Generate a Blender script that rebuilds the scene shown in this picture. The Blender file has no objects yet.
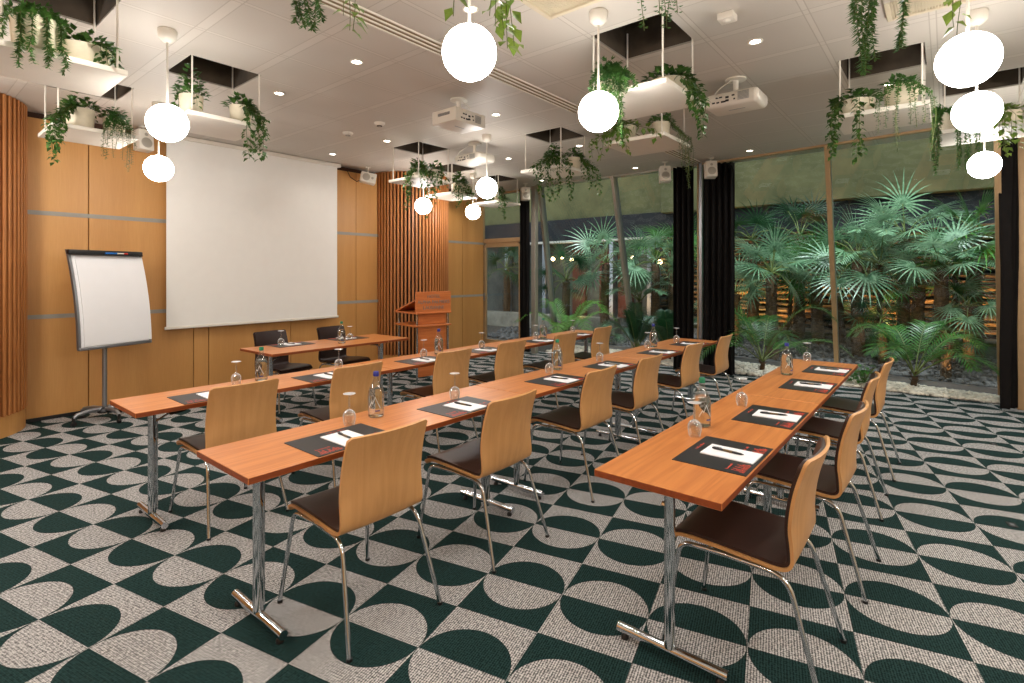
import bpy, bmesh, math, random
from mathutils import Vector, Matrix
PI = math.pi
sc = bpy.context.scene
COL = sc.collection

# ------------------------------------------------------------------ camera
F, CYH, YAW, H = 528.5, 274.0, 0.688, 1.5317
FW = Vector((math.cos(YAW), math.sin(YAW), 0))
RT = Vector((math.sin(YAW), -math.cos(YAW), 0))
cd = bpy.data.cameras.new('camera')
cam = bpy.data.objects.new('camera', cd)
COL.objects.link(cam)
cd.sensor_fit = 'HORIZONTAL'
cd.sensor_width = 36.0
cd.lens = F * 36.0 / 1024.0
cd.shift_y = -(341.5 - CYH) / 1024.0
cam.location = (0, 0, H)
cam.rotation_euler = (PI / 2, 0, YAW - PI / 2)
cd.clip_start = 0.05
sc.camera = cam

# ------------------------------------------------------------------ materials
def lin(c):
    c = c / 255.0
    return c / 12.92 if c <= 0.04045 else ((c + 0.055) / 1.055) ** 2.4

def rgb(r, g, b):
    return (lin(r), lin(g), lin(b), 1.0)

class NT:
    def __init__(s, name):
        s.m = bpy.data.materials.new(name)
        s.m.use_nodes = True
        s.t = s.m.node_tree
        s.b = s.t.nodes['Principled BSDF']
        s.out = s.t.nodes['Material Output']
    def n(s, typ, **kw):
        nd = s.t.nodes.new(typ)
        for k, v in kw.items():
            setattr(nd, k, v)
        return nd
    def l(s, a, b):
        s.t.links.new(a, b)
    def math(s, op, a, b=None, c=None):
        nd = s.n('ShaderNodeMath', operation=op)
        for i, v in enumerate((a, b, c)):
            if v is None:
                continue
            if isinstance(v, (int, float)):
                nd.inputs[i].default_value = v
            else:
                s.l(v, nd.inputs[i])
        return nd.outputs[0]
    def mix(s, fac, a, b):
        nd = s.n('ShaderNodeMix', data_type='RGBA')
        for sock, v in ((nd.inputs[0], fac), (nd.inputs[6], a), (nd.inputs[7], b)):
            if isinstance(v, (int, float, tuple)):
                sock.default_value = v
            else:
                s.l(v, sock)
        return nd.outputs[2]
    def coords(s, kind='Object', scale=(1, 1, 1), rot=(0, 0, 0)):
        tc = s.n('ShaderNodeTexCoord')
        mp = s.n('ShaderNodeMapping')
        mp.inputs['Scale'].default_value = scale
        mp.inputs['Rotation'].default_value = rot
        s.l(tc.outputs[kind], mp.inputs[0])
        return mp.outputs[0]
    def noise(s, vec, scale, detail=3, rough=0.5, dist=0.0):
        nd = s.n('ShaderNodeTexNoise')
        s.l(vec, nd.inputs['Vector'])
        nd.inputs['Scale'].default_value = scale
        nd.inputs['Detail'].default_value = detail
        nd.inputs['Roughness'].default_value = rough
        nd.inputs['Distortion'].default_value = dist
        return nd.outputs['Fac']
    def ramp(s, fac, stops):
        nd = s.n('ShaderNodeValToRGB')
        cr = nd.color_ramp
        while len(cr.elements) < len(stops):
            cr.elements.new(0.5)
        for e, (p, c) in zip(cr.elements, stops):
            e.position = p
            e.color = c
        s.l(fac, nd.inputs[0])
        return nd.outputs[0]
    def bump(s, h, strength=0.2, dist=0.01):
        nd = s.n('ShaderNodeBump')
        nd.inputs['Strength'].default_value = strength
        nd.inputs['Distance'].default_value = dist
        s.l(h, nd.inputs['Height'])
        s.l(nd.outputs[0], s.b.inputs['Normal'])
    def set(s, **kw):
        for k, v in kw.items():
            k = k.replace('_', ' ')
            if isinstance(v, (int, float, tuple)):
                s.b.inputs[k].default_value = v
            else:
                s.l(v, s.b.inputs[k])
        return s

def plain(name, col, rough=0.5, metal=0.0, var=0.06, scale=8.0, spec=0.5):
    """flat paint with a slight mottled variation"""
    m = NT(name)
    f = m.noise(m.coords(), scale, 3)
    d = tuple(max(0, c * (1 - var)) for c in col[:3]) + (1,)
    u = tuple(min(1, c * (1 + var)) for c in col[:3]) + (1,)
    m.set(Base_Color=m.ramp(f, [(0.3, d), (0.7, u)]), Roughness=rough, Metallic=metal)
    m.b.inputs['Specular IOR Level'].default_value = spec
    return m.m

def wood(name, c_lo, c_hi, axis='x', rough=0.4, fine=60.0, coat=0.0, spread=0.9, rings=1.2):
    m = NT(name)
    st = {'x': (0.06, 1, 1), 'z': (1, 1, 0.06), 'y': (1, 0.06, 1)}[axis]
    tc = m.n('ShaderNodeTexCoord')
    oi = m.n('ShaderNodeObjectInfo')
    off = m.n('ShaderNodeVectorMath', operation='ADD')
    sc3 = m.math('MULTIPLY', oi.outputs['Random'], 7.0)
    cx = m.n('ShaderNodeCombineXYZ')
    for i in range(3):
        m.l(sc3, cx.inputs[i])
    m.l(tc.outputs['Object'], off.inputs[0])
    m.l(cx.outputs[0], off.inputs[1])
    mp = m.n('ShaderNodeMapping')
    mp.inputs['Scale'].default_value = st
    m.l(off.outputs[0], mp.inputs[0])
    v = mp.outputs[0]
    a = m.noise(v, rings * 6, 4, 0.55, 0.6)
    w = m.math('FRACT', m.math('MULTIPLY', a, 7.0))
    w = m.math('ABSOLUTE', m.math('SUBTRACT', w, 0.5))
    g = m.noise(v, fine * 2.2, 2, 0.6)
    f = m.math('ADD', m.math('MULTIPLY', w, 0.9), m.math('MULTIPLY', g, 0.55))
    col = m.ramp(f, [(0.5 - spread * 0.4, c_lo), (0.5 + spread * 0.4, c_hi)])
    m.set(Base_Color=col, Roughness=rough, Coat_Weight=coat, Coat_Roughness=0.2)
    m.bump(g, 0.04, 0.002)
    return m.m

def thin_glass(name, tint=(1, 1, 1, 1), ior=1.45, rough=0.0, gain=1.0, edge=None, rim_glint=0.0):
    m = NT(name)
    m.t.nodes.remove(m.b)
    tr = m.n('ShaderNodeBsdfTransparent')
    tr.inputs[0].default_value = tint
    gl = m.n('ShaderNodeBsdfGlossy')
    gl.inputs['Roughness'].default_value = rough
    lw = m.n('ShaderNodeLayerWeight')
    lw.inputs[0].default_value = 0.5
    r0 = ((ior - 1) / (ior + 1)) ** 2
    fres = m.math('ADD', r0, m.math('MULTIPLY', m.math('POWER', lw.outputs['Facing'], 5.0), 1 - r0))
    mx = m.n('ShaderNodeMixShader')
    m.l(m.math('MULTIPLY', fres, gain), mx.inputs[0])
    if edge:
        tm = m.mix(m.math('POWER', lw.outputs['Facing'], 3.0), tint, edge)
        m.l(tm, tr.inputs[0])
    m.l(tr.outputs[0], mx.inputs[1])
    m.l(gl.outputs[0], mx.inputs[2])
    last = mx.outputs[0]
    if rim_glint:  # diffuse white at grazing angles paints in the bright edge highlights
        df = m.n('ShaderNodeBsdfDiffuse')
        df.inputs[0].default_value = (0.95, 0.96, 0.97, 1)
        m2 = m.n('ShaderNodeMixShader')
        m.l(m.math('MULTIPLY', m.math('POWER', lw.outputs['Facing'], 1.6), rim_glint), m2.inputs[0])
        m.l(last, m2.inputs[1])
        m.l(df.outputs[0], m2.inputs[2])
        last = m2.outputs[0]
    m.l(last, m.out.inputs[0])
    return m.m

def solid_glass(name, col=(1, 1, 1, 1), ior=1.33):
    m = NT(name)
    m.t.nodes.remove(m.b)
    g = m.n('ShaderNodeBsdfGlass')
    g.inputs['Color'].default_value = col
    g.inputs['IOR'].default_value = ior
    g.inputs['Roughness'].default_value = 0.0
    m.l(g.outputs[0], m.out.inputs[0])
    return m.m

def glow(name, col, strength):
    m = NT(name)
    f = m.noise(m.coords(), 3, 2)
    m.set(Base_Color=(0.9, 0.88, 0.84, 1), Roughness=0.4,
          Emission_Color=m.ramp(f, [(0.3, col), (0.7, col)]), Emission_Strength=strength)
    return m.m

def leafmat(name, c_lo, c_hi, rough=0.45):
    m = NT(name)
    oi = m.n('ShaderNodeObjectInfo')
    f = m.noise(m.coords(), 22.0, 3, 0.6)
    f2 = m.math('ADD', m.math('MULTIPLY', f, 0.85), m.math('MULTIPLY', oi.outputs['Random'], 0.15))
    m.set(Base_Color=m.ramp(f2, [(0.35, c_lo), (0.7, c_hi)]), Roughness=rough)
    m.b.inputs['Subsurface Weight'].default_value = 0.0
    m.b.inputs['Specular IOR Level'].default_value = 0.45
    # translucency of thin leaves
    td = m.n('ShaderNodeBsdfTranslucent')
    td.inputs[0].default_value = c_hi
    mx = m.n('ShaderNodeMixShader')
    mx.inputs[0].default_value = 0.2
    m.l(m.b.outputs[0], mx.inputs[1])
    m.l(td.outputs[0], mx.inputs[2])
    m.l(mx.outputs[0], m.out.inputs[0])
    return m.m

M = {}
M['table'] = wood('table_wood', rgb(180, 106, 52), rgb(210, 136, 74), 'x', 0.34, 50, 0.12, 1.0, 1.0)
M['table_edge'] = wood('table_edge', rgb(120, 55, 22), rgb(150, 72, 30), 'x', 0.4, 50)
M['ply'] = wood('beech_ply', rgb(194, 142, 86), rgb(208, 156, 100), 'z', 0.4, 40, 0.08, 1.0, 0.8)
M['leather'] = plain('brown_leather', rgb(52, 30, 24), 0.38, 0, 0.12, 60)
M['darkleather'] = plain('dark_leather', rgb(44, 27, 24), 0.42, 0, 0.12, 60)
M['chrome'] = plain('chrome', (0.60, 0.64, 0.68, 1), 0.1, 1.0, 0.02)
M['steel'] = plain('satin_steel', rgb(150, 152, 156), 0.35, 0.8, 0.04)
M['aluminium'] = plain('aluminium', rgb(176, 170, 158), 0.38, 0.55, 0.04)
M['bronze'] = plain('bronze_frame', rgb(176, 146, 108), 0.45, 0.25, 0.05)
M['black'] = plain('black_plastic', rgb(22, 22, 23), 0.45)
M['white'] = plain('white_paint', rgb(226, 220, 208), 0.5, 0, 0.02)
M['plastic'] = plain('white_plastic', rgb(222, 216, 204), 0.4, 0, 0.02)
M['paper'] = plain('paper', rgb(236, 236, 238), 0.7, 0, 0.01)
M['screen'] = plain('screen_cloth', rgb(238, 236, 231), 0.8, 0, 0.01)
M['pot'] = plain('cream_pot', rgb(214, 204, 180), 0.55, 0, 0.08, 14)
M['soil'] = plain('soil', rgb(46, 34, 26), 0.95, 0, 0.3, 60)
M['curtain'] = plain('black_curtain', rgb(17, 14, 13), 0.85, 0, 0.2, 10, 0.2)
M['pad'] = plain('black_pad', rgb(33, 34, 36), 0.42, 0, 0.06, 30)
M['red'] = plain('red_print', rgb(232, 84, 58), 0.6)
M['pen'] = plain('pen_black', rgb(24, 22, 22), 0.3)
M['pen_gold'] = plain('pen_bronze', rgb(104, 84, 54), 0.35, 0.4)
M['capgreen'] = plain('green_cap', rgb(20, 120, 84), 0.4)
M['capblue'] = plain('blue_cap', rgb(36, 42, 132), 0.4)
M['labelwhite'] = plain('label_white', rgb(226, 230, 232), 0.5)
M['labelblue'] = plain('label_blue', rgb(40, 50, 130), 0.5)
M['lectern'] = wood('lectern_wood', rgb(190, 102, 48), rgb(212, 124, 64), 'x', 0.4, 60, 0.1)
M['lettering'] = plain('grey_letters', rgb(128, 122, 116), 0.5)
M['blue'] = plain('blue_marker', rgb(34, 110, 190), 0.4)
M['redpl'] = plain('red_marker', rgb(200, 44, 34), 0.4)
M['globe'] = glow('globe_light', (1.0, 0.96, 0.91, 1), 24.0)
M['reflglow'] = glow('reflection_glow', (1.0, 0.74, 0.36, 1), 12.0)  # glow of the balls added as globe reflections
M['lamp'] = glow('downlight_lamp', (1.0, 0.92, 0.80, 1), 14.0)
M['winglass'] = thin_glass('window_glass', (0.93, 0.965, 0.94, 1), 1.5, 0.0, 1.5)
M['tableglass'] = thin_glass('wine_glass', (0.95, 0.96, 0.96, 1), 1.5, 0.03, 2.6, (0.86, 0.88, 0.88, 1), 0.55)
M['bottleglass'] = thin_glass('bottle_glass', (0.93, 0.96, 0.95, 1), 1.5, 0.02, 2.4, (0.30, 0.36, 0.34, 1), 0.12)
M['water'] = solid_glass('water', (0.97, 0.99, 0.99, 1), 1.16)
M['ivy'] = leafmat('ivy_leaf', rgb(24, 58, 22), rgb(84, 126, 50))
M['sedum'] = leafmat('sedum_leaf', rgb(34, 72, 32), rgb(92, 138, 64))
M['vine'] = leafmat('vine_leaf', rgb(66, 108, 38), rgb(150, 176, 76))
M['kentia'] = leafmat('kentia_leaf', rgb(22, 66, 22), rgb(80, 134, 52), 0.35)
M['kentialight'] = leafmat('bright_kentia_leaf', rgb(48, 104, 34), rgb(122, 176, 70))
M['fanpalm'] = leafmat('fan_palm_leaf', rgb(44, 84, 54), rgb(140, 174, 138), 0.32)
M['darkleaf'] = leafmat('dark_leaf', rgb(14, 40, 22), rgb(40, 84, 46))
M['stem'] = plain('stem', rgb(92, 104, 50), 0.6)
M['slat'] = wood('slat_wood', rgb(160, 98, 48), rgb(190, 124, 68), 'z', 0.5, 40, 0.05)
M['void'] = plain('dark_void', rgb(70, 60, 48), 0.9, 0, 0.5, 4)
M['slot'] = plain('slot_tan', rgb(150, 132, 104), 0.7)
M['slatback'] = plain('slat_backing', rgb(44, 22, 12), 0.8, 0, 0.1)

# wood panelling on the walls
def panel_mat():
    m = NT('birch_panel')
    v = m.coords('Object', (1, 1, 0.05))
    a = m.noise(v, 3.0, 4, 0.55, 0.4)
    g = m.noise(v, 90.0, 2, 0.6)
    f = m.math('ADD', m.math('MULTIPLY', a, 0.8), m.math('MULTIPLY', g, 0.3))
    m.set(Base_Color=m.ramp(f, [(0.3, rgb(180, 126, 66)), (0.8, rgb(206, 154, 90))]), Roughness=0.5)
    return m.m
M['panel'] = panel_mat()
M['inlay'] = plain('grey_inlay', rgb(150, 147, 138), 0.6)
M['seam'] = plain('dark_seam', rgb(60, 34, 16), 0.8)

# carpet: rectangular cells with checkered colours and half discs
def carpet_mat():
    m = NT('carpet')
    ca, sA, sB, ox, oy = 0.23271, 0.40387, 0.29837, 0.68563, 4.81742
    tc = m.n('ShaderNodeTexCoord')
    sp = m.n('ShaderNodeSeparateXYZ')
    m.l(tc.outputs['Object'], sp.inputs[0])
    x = m.math('SUBTRACT', sp.outputs[0], ox)
    y = m.math('SUBTRACT', sp.outputs[1], oy)
    c, s = math.cos(ca), math.sin(ca)
    u = m.math('ADD', m.math('MULTIPLY', x, c), m.math('MULTIPLY', y, s))
    v = m.math('ADD', m.math('MULTIPLY', x, s), m.math('MULTIPLY', y, -c))
    us = m.math('DIVIDE', u, sB)
    vs = m.math('DIVIDE', v, sA)
    par = m.math('ADD', m.math('FLOOR', us), m.math('FLOOR', vs))
    par = m.math('FLOORED_MODULO', par, 2.0)
    par = m.math('GREATER_THAN', par, 0.5)
    fv = m.math('MULTIPLY', m.math('SUBTRACT', m.math('FRACT', vs), 0.5), sA)
    u2 = m.math('DIVIDE', us, 2.0)
    du = m.math('SUBTRACT', u2, m.math('ROUND', u2))
    du = m.math('MULTIPLY', du, 2 * sB)
    r2 = m.math('ADD', m.math('MULTIPLY', du, du), m.math('MULTIPLY', fv, fv))
    ins = m.math('LESS_THAN', r2, (sA / 2) ** 2 * 0.985)
    xr = m.math('ABSOLUTE', m.math('SUBTRACT', par, ins))       # 0 light, 1 green
    cb = m.n('ShaderNodeCombineXYZ')
    m.l(u, cb.inputs[0])
    m.l(v, cb.inputs[1])
    # ribbed loop pile
    rib = m.math('SINE', m.math('MULTIPLY', v, 2 * PI / 0.0105))
    loop = m.math('SINE', m.math('MULTIPLY', u, 2 * PI / 0.012))
    nz = m.noise(cb.outputs[0], 85.0, 2, 0.85)
    nz2 = m.noise(cb.outputs[0], 1.6, 3, 0.5)
    pile = m.math('ADD', m.math('MULTIPLY', rib, 0.15), m.math('MULTIPLY', loop, 0.07))
    f = m.math('ADD', m.math('ADD', m.math('MULTIPLY', nz, 1.3), -0.15), pile)
    light = m.ramp(f, [(0.32, rgb(84, 84, 84)), (0.5, rgb(145, 144, 143)), (0.68, rgb(202, 200, 198))])
    dark = m.ramp(f, [(0.34, rgb(12, 30, 30)), (0.66, rgb(36, 62, 60))])
    col = m.mix(xr, light, dark)
    m.set(Base_Color=col, Roughness=0.95)
    m.b.inputs['Specular IOR Level'].default_value = 0.15
    m.bump(f, 0.12, 0.003)
    return m.m
M['carpet'] = carpet_mat()

def ceiling_mat():
    m = NT('ceiling_panels')
    tc = m.n('ShaderNodeTexCoord')
    sp = m.n('ShaderNodeSeparateXYZ')
    m.l(tc.outputs['Object'], sp.inputs[0])
    X, Y = sp.outputs[0], sp.outputs[1]
    fx = m.math('FRACT', m.math('DIVIDE', m.math('SUBTRACT', X, 3.24 - 0.3), 0.597))
    dx = m.math('MULTIPLY', m.math('ABSOLUTE', m.math('SUBTRACT', fx, 0.5025)), 0.597)
    lo = m.math('LESS_THAN', Y, 2.95)
    ya = m.math('DIVIDE', m.math('SUBTRACT', Y, 0.07 - 0.315), 0.63)
    yb = m.math('DIVIDE', m.math('SUBTRACT', Y, 3.38 - 0.295), 0.59)
    yy = m.math('ADD', m.math('MULTIPLY', ya, lo), m.math('MULTIPLY', yb, m.math('SUBTRACT', 1.0, lo)))
    dy = m.math('MULTIPLY', m.math('ABSOLUTE', m.math('SUBTRACT', m.math('FRACT', yy), 0.5)), 0.6)
    def band(d, c, w):
        return m.math('LESS_THAN', m.math('ABSOLUTE', m.math('SUBTRACT', d, c)), w)
    line = m.math('MAXIMUM', band(dx, 0.035, 0.0035), band(dy, 0.018, 0.0035))
    strip = m.math('MAXIMUM', m.math('LESS_THAN', dx, 0.035), m.math('LESS_THAN', dy, 0.018))
    nz = m.noise(tc.outputs['Object'], 1.2, 2)
    perf = m.math('MULTIPLY', m.math('SINE', m.math('MULTIPLY', X, 2 * PI / 0.012)), m.math('SINE', m.math('MULTIPLY', Y, 2 * PI / 0.012)))
    base = m.ramp(nz, [(0.3, rgb(192, 185, 175)), (0.7, rgb(199, 192, 182))])
    c2 = m.mix(strip, base, rgb(201, 194, 184))
    c3 = m.mix(line, c2, rgb(176, 168, 156))
    m.set(Base_Color=c3, Roughness=0.55)
    hh = m.math('ADD', m.math('MULTIPLY', line, -1.0), m.math('MULTIPLY', perf, 0.06))
    m.bump(hh, 0.15, 0.003)
    return m.m
M['ceiling'] = ceiling_mat()

def stone_mat():
    m = NT('layered_stone')
    tc = m.n('ShaderNodeTexCoord')
    mp = m.n('ShaderNodeMapping')
    mp.inputs['Scale'].default_value = (0.35, 0.35, 1.0)
    m.l(tc.outputs['Object'], mp.inputs[0])
    w = m.n('ShaderNodeTexWave', wave_type='BANDS', bands_direction='Z')
    m.l(mp.outputs[0], w.inputs['Vector'])
    w.inputs['Scale'].default_value = 2.6
    w.inputs['Distortion'].default_value = 5.0
    w.inputs['Detail'].default_value = 4.0
    w.inputs['Detail Scale'].default_value = 2.2
    n = m.noise(mp.outputs[0], 2.6, 4, 0.6)
    col = m.ramp(n, [(0.35, rgb(104, 78, 50)), (0.55, rgb(156, 118, 74)), (0.75, rgb(140, 134, 106))])
    dk = m.mix(w.outputs['Fac'], rgb(44, 36, 28), col)
    m.set(Base_Color=dk, Roughness=0.85)
    m.bump(w.outputs['Fac'], 1.0, 0.12)
    return m.m
M['stone'] = stone_mat()

def plaster_mat(name, c1, c2, sc_=1.4):
    m = NT(name)
    f = m.noise(m.coords(), sc_, 5, 0.65)
    m.set(Base_Color=m.ramp(f, [(0.32, c1), (0.7, c2)]), Roughness=0.85)
    m.bump(f, 0.2, 0.02)
    return m.m
M['greenwall'] = plaster_mat('green_plaster', rgb(78, 78, 46), rgb(112, 108, 70))
M['blueband'] = plaster_mat('dark_band', rgb(22, 24, 27), rgb(36, 38, 42), 3)
M['concrete'] = plaster_mat('concrete', rgb(116, 110, 98), rgb(150, 144, 130), 4)
M['redpanel'] = plaster_mat('red_brown_panel', rgb(70, 34, 22), rgb(92, 46, 30), 3)
M['darkfacade'] = plaster_mat('dark_facade', rgb(58, 60, 56), rgb(84, 84, 76), 3)
M['gravel'] = plain('gravel_ground', rgb(72, 66, 60), 0.95, 0, 0.5, 40)
M['pebble'] = plain('pale_pebbles', rgb(206, 198, 182), 0.7, 0, 0.25, 9)
M['greypebble'] = plain('grey_gravel', rgb(90, 88, 87), 0.8, 0, 0.4, 5)
def trunk_mat():
    m = NT('palm_trunk')
    v = m.coords('Object', (1, 1, 3))
    f = m.noise(v, 14, 5, 0.7, 1.0)
    m.set(Base_Color=m.ramp(f, [(0.3, rgb(46, 34, 24)), (0.7, rgb(112, 86, 56))]), Roughness=0.9)
    m.bump(f, 1.0, 0.03)
    return m.m
M['trunk'] = trunk_mat()
M['vent'] = plain('vent_cream', rgb(206, 194, 168), 0.5, 0.1)

# ------------------------------------------------------------------ mesh helpers
def box(bm, cx, cy, cz, sx, sy, sz, bev=0.0, seg=2, mi=0, rot=None):
    r = bmesh.ops.create_cube(bm, size=1.0)
    vs = r['verts']
    bmesh.ops.scale(bm, vec=(sx, sy, sz), verts=vs)
    fs = list({f for v in vs for f in v.link_faces})
    if bev > 0:
        es = list({e for v in vs for e in v.link_edges})
        rb = bmesh.ops.bevel(bm, geom=es, offset=bev, segments=seg, profile=0.5, affect='EDGES')
        fs = list(set(rb['faces']) | {f for f in fs if f.is_valid})
        vs = list({v for f in fs for v in f.verts})
        # all faces linked
        fs = list({f for v in vs for f in v.link_faces})
    if rot is not None:
        bmesh.ops.rotate(bm, cent=(0, 0, 0), matrix=rot, verts=vs)
    bmesh.ops.translate(bm, vec=(cx, cy, cz), verts=vs)
    for f in fs:
        f.material_index = mi
    return vs, fs

def frame_axes(d):
    d = d.normalized()
    up = Vector((0, 0, 1)) if abs(d.z) < 0.95 else Vector((1, 0, 0))
    a = d.cross(up).normalized()
    return a, d.cross(a).normalized()

def tube(bm, pts, r, n=10, mi=0, cap=True):
    pts = [Vector(p) for p in pts]
    rs = r if isinstance(r, (list, tuple)) else [r] * len(pts)
    rings = []
    a0 = None
    for i, p in enumerate(pts):
        d = (pts[min(i + 1, len(pts) - 1)] - pts[max(i - 1, 0)]).normalized()
        if a0 is None:
            a, b = frame_axes(d)
        else:
            a = (a0 - d * a0.dot(d)).normalized()
            b = d.cross(a)
        a0 = a
        rings.append([bm.verts.new(p + (a * math.cos(2 * PI * k / n) + b * math.sin(2 * PI * k / n)) * rs[i]) for k in range(n)])
    for i in range(len(rings) - 1):
        for k in range(n):
            f = bm.faces.new((rings[i][k], rings[i][(k + 1) % n], rings[i + 1][(k + 1) % n], rings[i + 1][k]))
            f.material_index = mi
    if cap:
        f = bm.faces.new(rings[0][::-1]); f.material_index = mi
        f = bm.faces.new(rings[-1]); f.material_index = mi

def bend(p0, p1, p2, r, n=6):
    """round the corner p1 between p0 and p2"""
    p0, p1, p2 = Vector(p0), Vector(p1), Vector(p2)
    a = p1 + (p0 - p1).normalized() * r
    c = p1 + (p2 - p1).normalized() * r
    return [((1 - t) ** 2) * a + 2 * t * (1 - t) * p1 + t * t * c for t in [i / n for i in range(n + 1)]]

def lathe(bm, prof, n=24, c=(0, 0, 0), mi=0, closed=False):
    rings = []
    for (r, z) in prof:
        if r < 1e-5:
            rings.append([bm.verts.new((c[0], c[1], c[2] + z))])
        else:
            rings.append([bm.verts.new((c[0] + r * math.cos(2 * PI * k / n), c[1] + r * math.sin(2 * PI * k / n), c[2] + z)) for k in range(n)])
    seq = list(range(len(rings)))
    pairs = list(zip(seq[:-1], seq[1:]))
    if closed:
        pairs.append((seq[-1], seq[0]))
    for i, j in pairs:
        A, B = rings[i], rings[j]
        for k in range(n):
            k2 = (k + 1) % n
            if len(A) == 1 and len(B) == 1:
                continue
            if len(A) == 1:
                f = bm.faces.new((A[0], B[k2], B[k]))
            elif len(B) == 1:
                f = bm.faces.new((A[k], A[k2], B[0]))
            else:
                f = bm.faces.new((A[k], A[k2], B[k2], B[k]))
            f.material_index = mi

def prism(bm, poly, z0, z1, mi=0):
    a = [bm.verts.new((x, y, z0)) for x, y in poly]
    b = [bm.verts.new((x, y, z1)) for x, y in poly]
    n = len(poly)
    fs = [bm.faces.new(a[::-1]), bm.faces.new(b)]
    for i in range(n):
        fs.append(bm.faces.new((a[i], a[(i + 1) % n], b[(i + 1) % n], b[i])))
    for f in fs:
        f.material_index = mi

def quad(bm, p, mi=0):
    f = bm.faces.new([bm.verts.new(q) for q in p])
    f.material_index = mi
    return f

def obj(name, bm, mats, parent=None, smooth=True, ang=40, loc=None, fix=True):
    if fix:
        bmesh.ops.recalc_face_normals(bm, faces=bm.faces[:])
    me = bpy.data.meshes.new(name)
    bm.to_mesh(me)
    bm.free()
    for m_ in (mats if isinstance(mats, (list, tuple)) else [mats]):
        me.materials.append(m_)
    if smooth:
        me.polygons.foreach_set('use_smooth', [True] * len(me.polygons))
        me.set_sharp_from_angle(angle=math.radians(ang))
    o = bpy.data.objects.new(name, me)
    COL.objects.link(o)
    if parent is not None:
        o.parent = parent
    if loc is not None:
        o.location = loc
    return o

def tag(o, label, cat, group=None, kind=None):
    o['label'] = label
    o['category'] = cat
    if group:
        o['group'] = group
    if kind:
        o['kind'] = kind
    return o

def thing(name, label, cat, loc=(0, 0, 0), rz=0.0, group=None):
    o = bpy.data.objects.new(name, None)
    COL.objects.link(o)
    o.empty_display_size = 0.1
    o.location = loc
    o.rotation_euler = (0, 0, rz)
    return tag(o, label, cat, group)

def struct(name, bm, mats, parent=None, smooth=False, label=None):
    o = obj(name, bm, mats, parent, smooth)
    if parent is None:
        o['kind'] = 'structure'
        o['label'] = label or name.replace('_', ' ')
        o['category'] = name.split('_')[0]
    return o

KIDS = {}
def copy_tree(o, parent=None):
    c = o.copy()
    COL.objects.link(c)
    if parent is not None:
        c.parent = parent
    for ch in list(o.children):
        copy_tree(ch, c)
    return c

def dup(src, loc, rz=0.0, label=None, first=[None]):
    c = copy_tree(src)
    c.location = loc
    c.rotation_euler = (0, 0, rz)
    if label:
        c['label'] = label
    return c

class Proto:
    """the first place moves the model itself, later places copy it with its parts"""
    def __init__(s, o):
        s.o, s.used = o, False
    def place(s, loc, rz=0.0, label=None, group=None):
        c = s.o
        if s.used:
            c = copy_tree(s.o)
        s.used = True
        c.location = loc
        c.rotation_euler = (0, 0, rz)
        if label:
            c['label'] = label
        if group:
            c['group'] = group
        return c

ORD = ['first', 'second', 'third', 'fourth', 'fifth', 'sixth']
ZC = 3.22
TT = 0.741

def ray_x(u, v, x):
    """point where the photo ray meets the vertical plane X = x (used once to read positions off the plan)"""
    r = FW + RT * ((u - 512) / F) + Vector((0, 0, 1)) * ((CYH - v) / F)
    return Vector((0, 0, H)) + r * (x / r.x)

# ------------------------------------------------------------------ room shell
bm = bmesh.new()
quad(bm, [(-2.5, -3.5, 0), (8.42, -3.5, 0), (8.42, 2.6, 0), (8.42, 7.9, 0), (-2.5, 7.9, 0)])
struct('floor', bm, M['carpet'], label='carpet of dark green and pale grey cells with half discs')

OPEN = [(0.715, 4.21), (1.26, 5.975), (1.845, 4.765), (3.53, 1.68), (5.15, 0.395), (6.25, -0.245),
        (4.72, 5.47), (5.93, 6.12), (7.08, 6.17), (5.32, 3.69), (4.75, 2.22), (2.62, -0.08), (0.92, 1.95), (1.62, 1.02)]
HO = 0.272
TRK = (2.86, 3.02)
bm = bmesh.new()
xs = sorted({-2.6, 8.35} | {round(c[0] + s * HO, 4) for c in OPEN for s in (-1, 1)})
ys = sorted({-3.6, 7.95} | {round(c[1] + s * HO, 4) for c in OPEN for s in (-1, 1)})
grid = {}
def gv(x, y):
    if (x, y) not in grid:
        grid[(x, y)] = bm.verts.new((x, y, ZC))
    return grid[(x, y)]
for i in range(len(xs) - 1):
    for j in range(len(ys) - 1):
        mx, my = (xs[i] + xs[i + 1]) / 2, (ys[j] + ys[j + 1]) / 2
        if any(abs(mx - c[0]) < HO and abs(my - c[1]) < HO for c in OPEN):
            continue
        bm.faces.new((gv(xs[i], ys[j]), gv(xs[i], ys[j + 1]), gv(xs[i + 1], ys[j + 1]), gv(xs[i + 1], ys[j])))
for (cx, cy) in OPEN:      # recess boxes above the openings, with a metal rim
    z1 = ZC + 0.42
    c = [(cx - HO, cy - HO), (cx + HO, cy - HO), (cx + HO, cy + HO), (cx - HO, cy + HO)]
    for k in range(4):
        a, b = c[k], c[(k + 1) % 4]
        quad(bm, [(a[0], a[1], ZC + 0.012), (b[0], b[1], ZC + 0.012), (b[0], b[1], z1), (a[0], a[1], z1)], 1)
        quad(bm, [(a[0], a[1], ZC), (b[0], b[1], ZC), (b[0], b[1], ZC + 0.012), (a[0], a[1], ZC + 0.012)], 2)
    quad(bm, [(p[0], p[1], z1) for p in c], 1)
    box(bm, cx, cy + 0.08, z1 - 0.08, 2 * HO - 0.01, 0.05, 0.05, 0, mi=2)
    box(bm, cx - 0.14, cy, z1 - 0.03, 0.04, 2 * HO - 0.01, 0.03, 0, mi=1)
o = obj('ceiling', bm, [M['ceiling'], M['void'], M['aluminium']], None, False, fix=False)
o['kind'] = 'structure'; o['label'] = 'pale metal panel ceiling with square dark openings'; o['category'] = 'ceiling'

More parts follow.
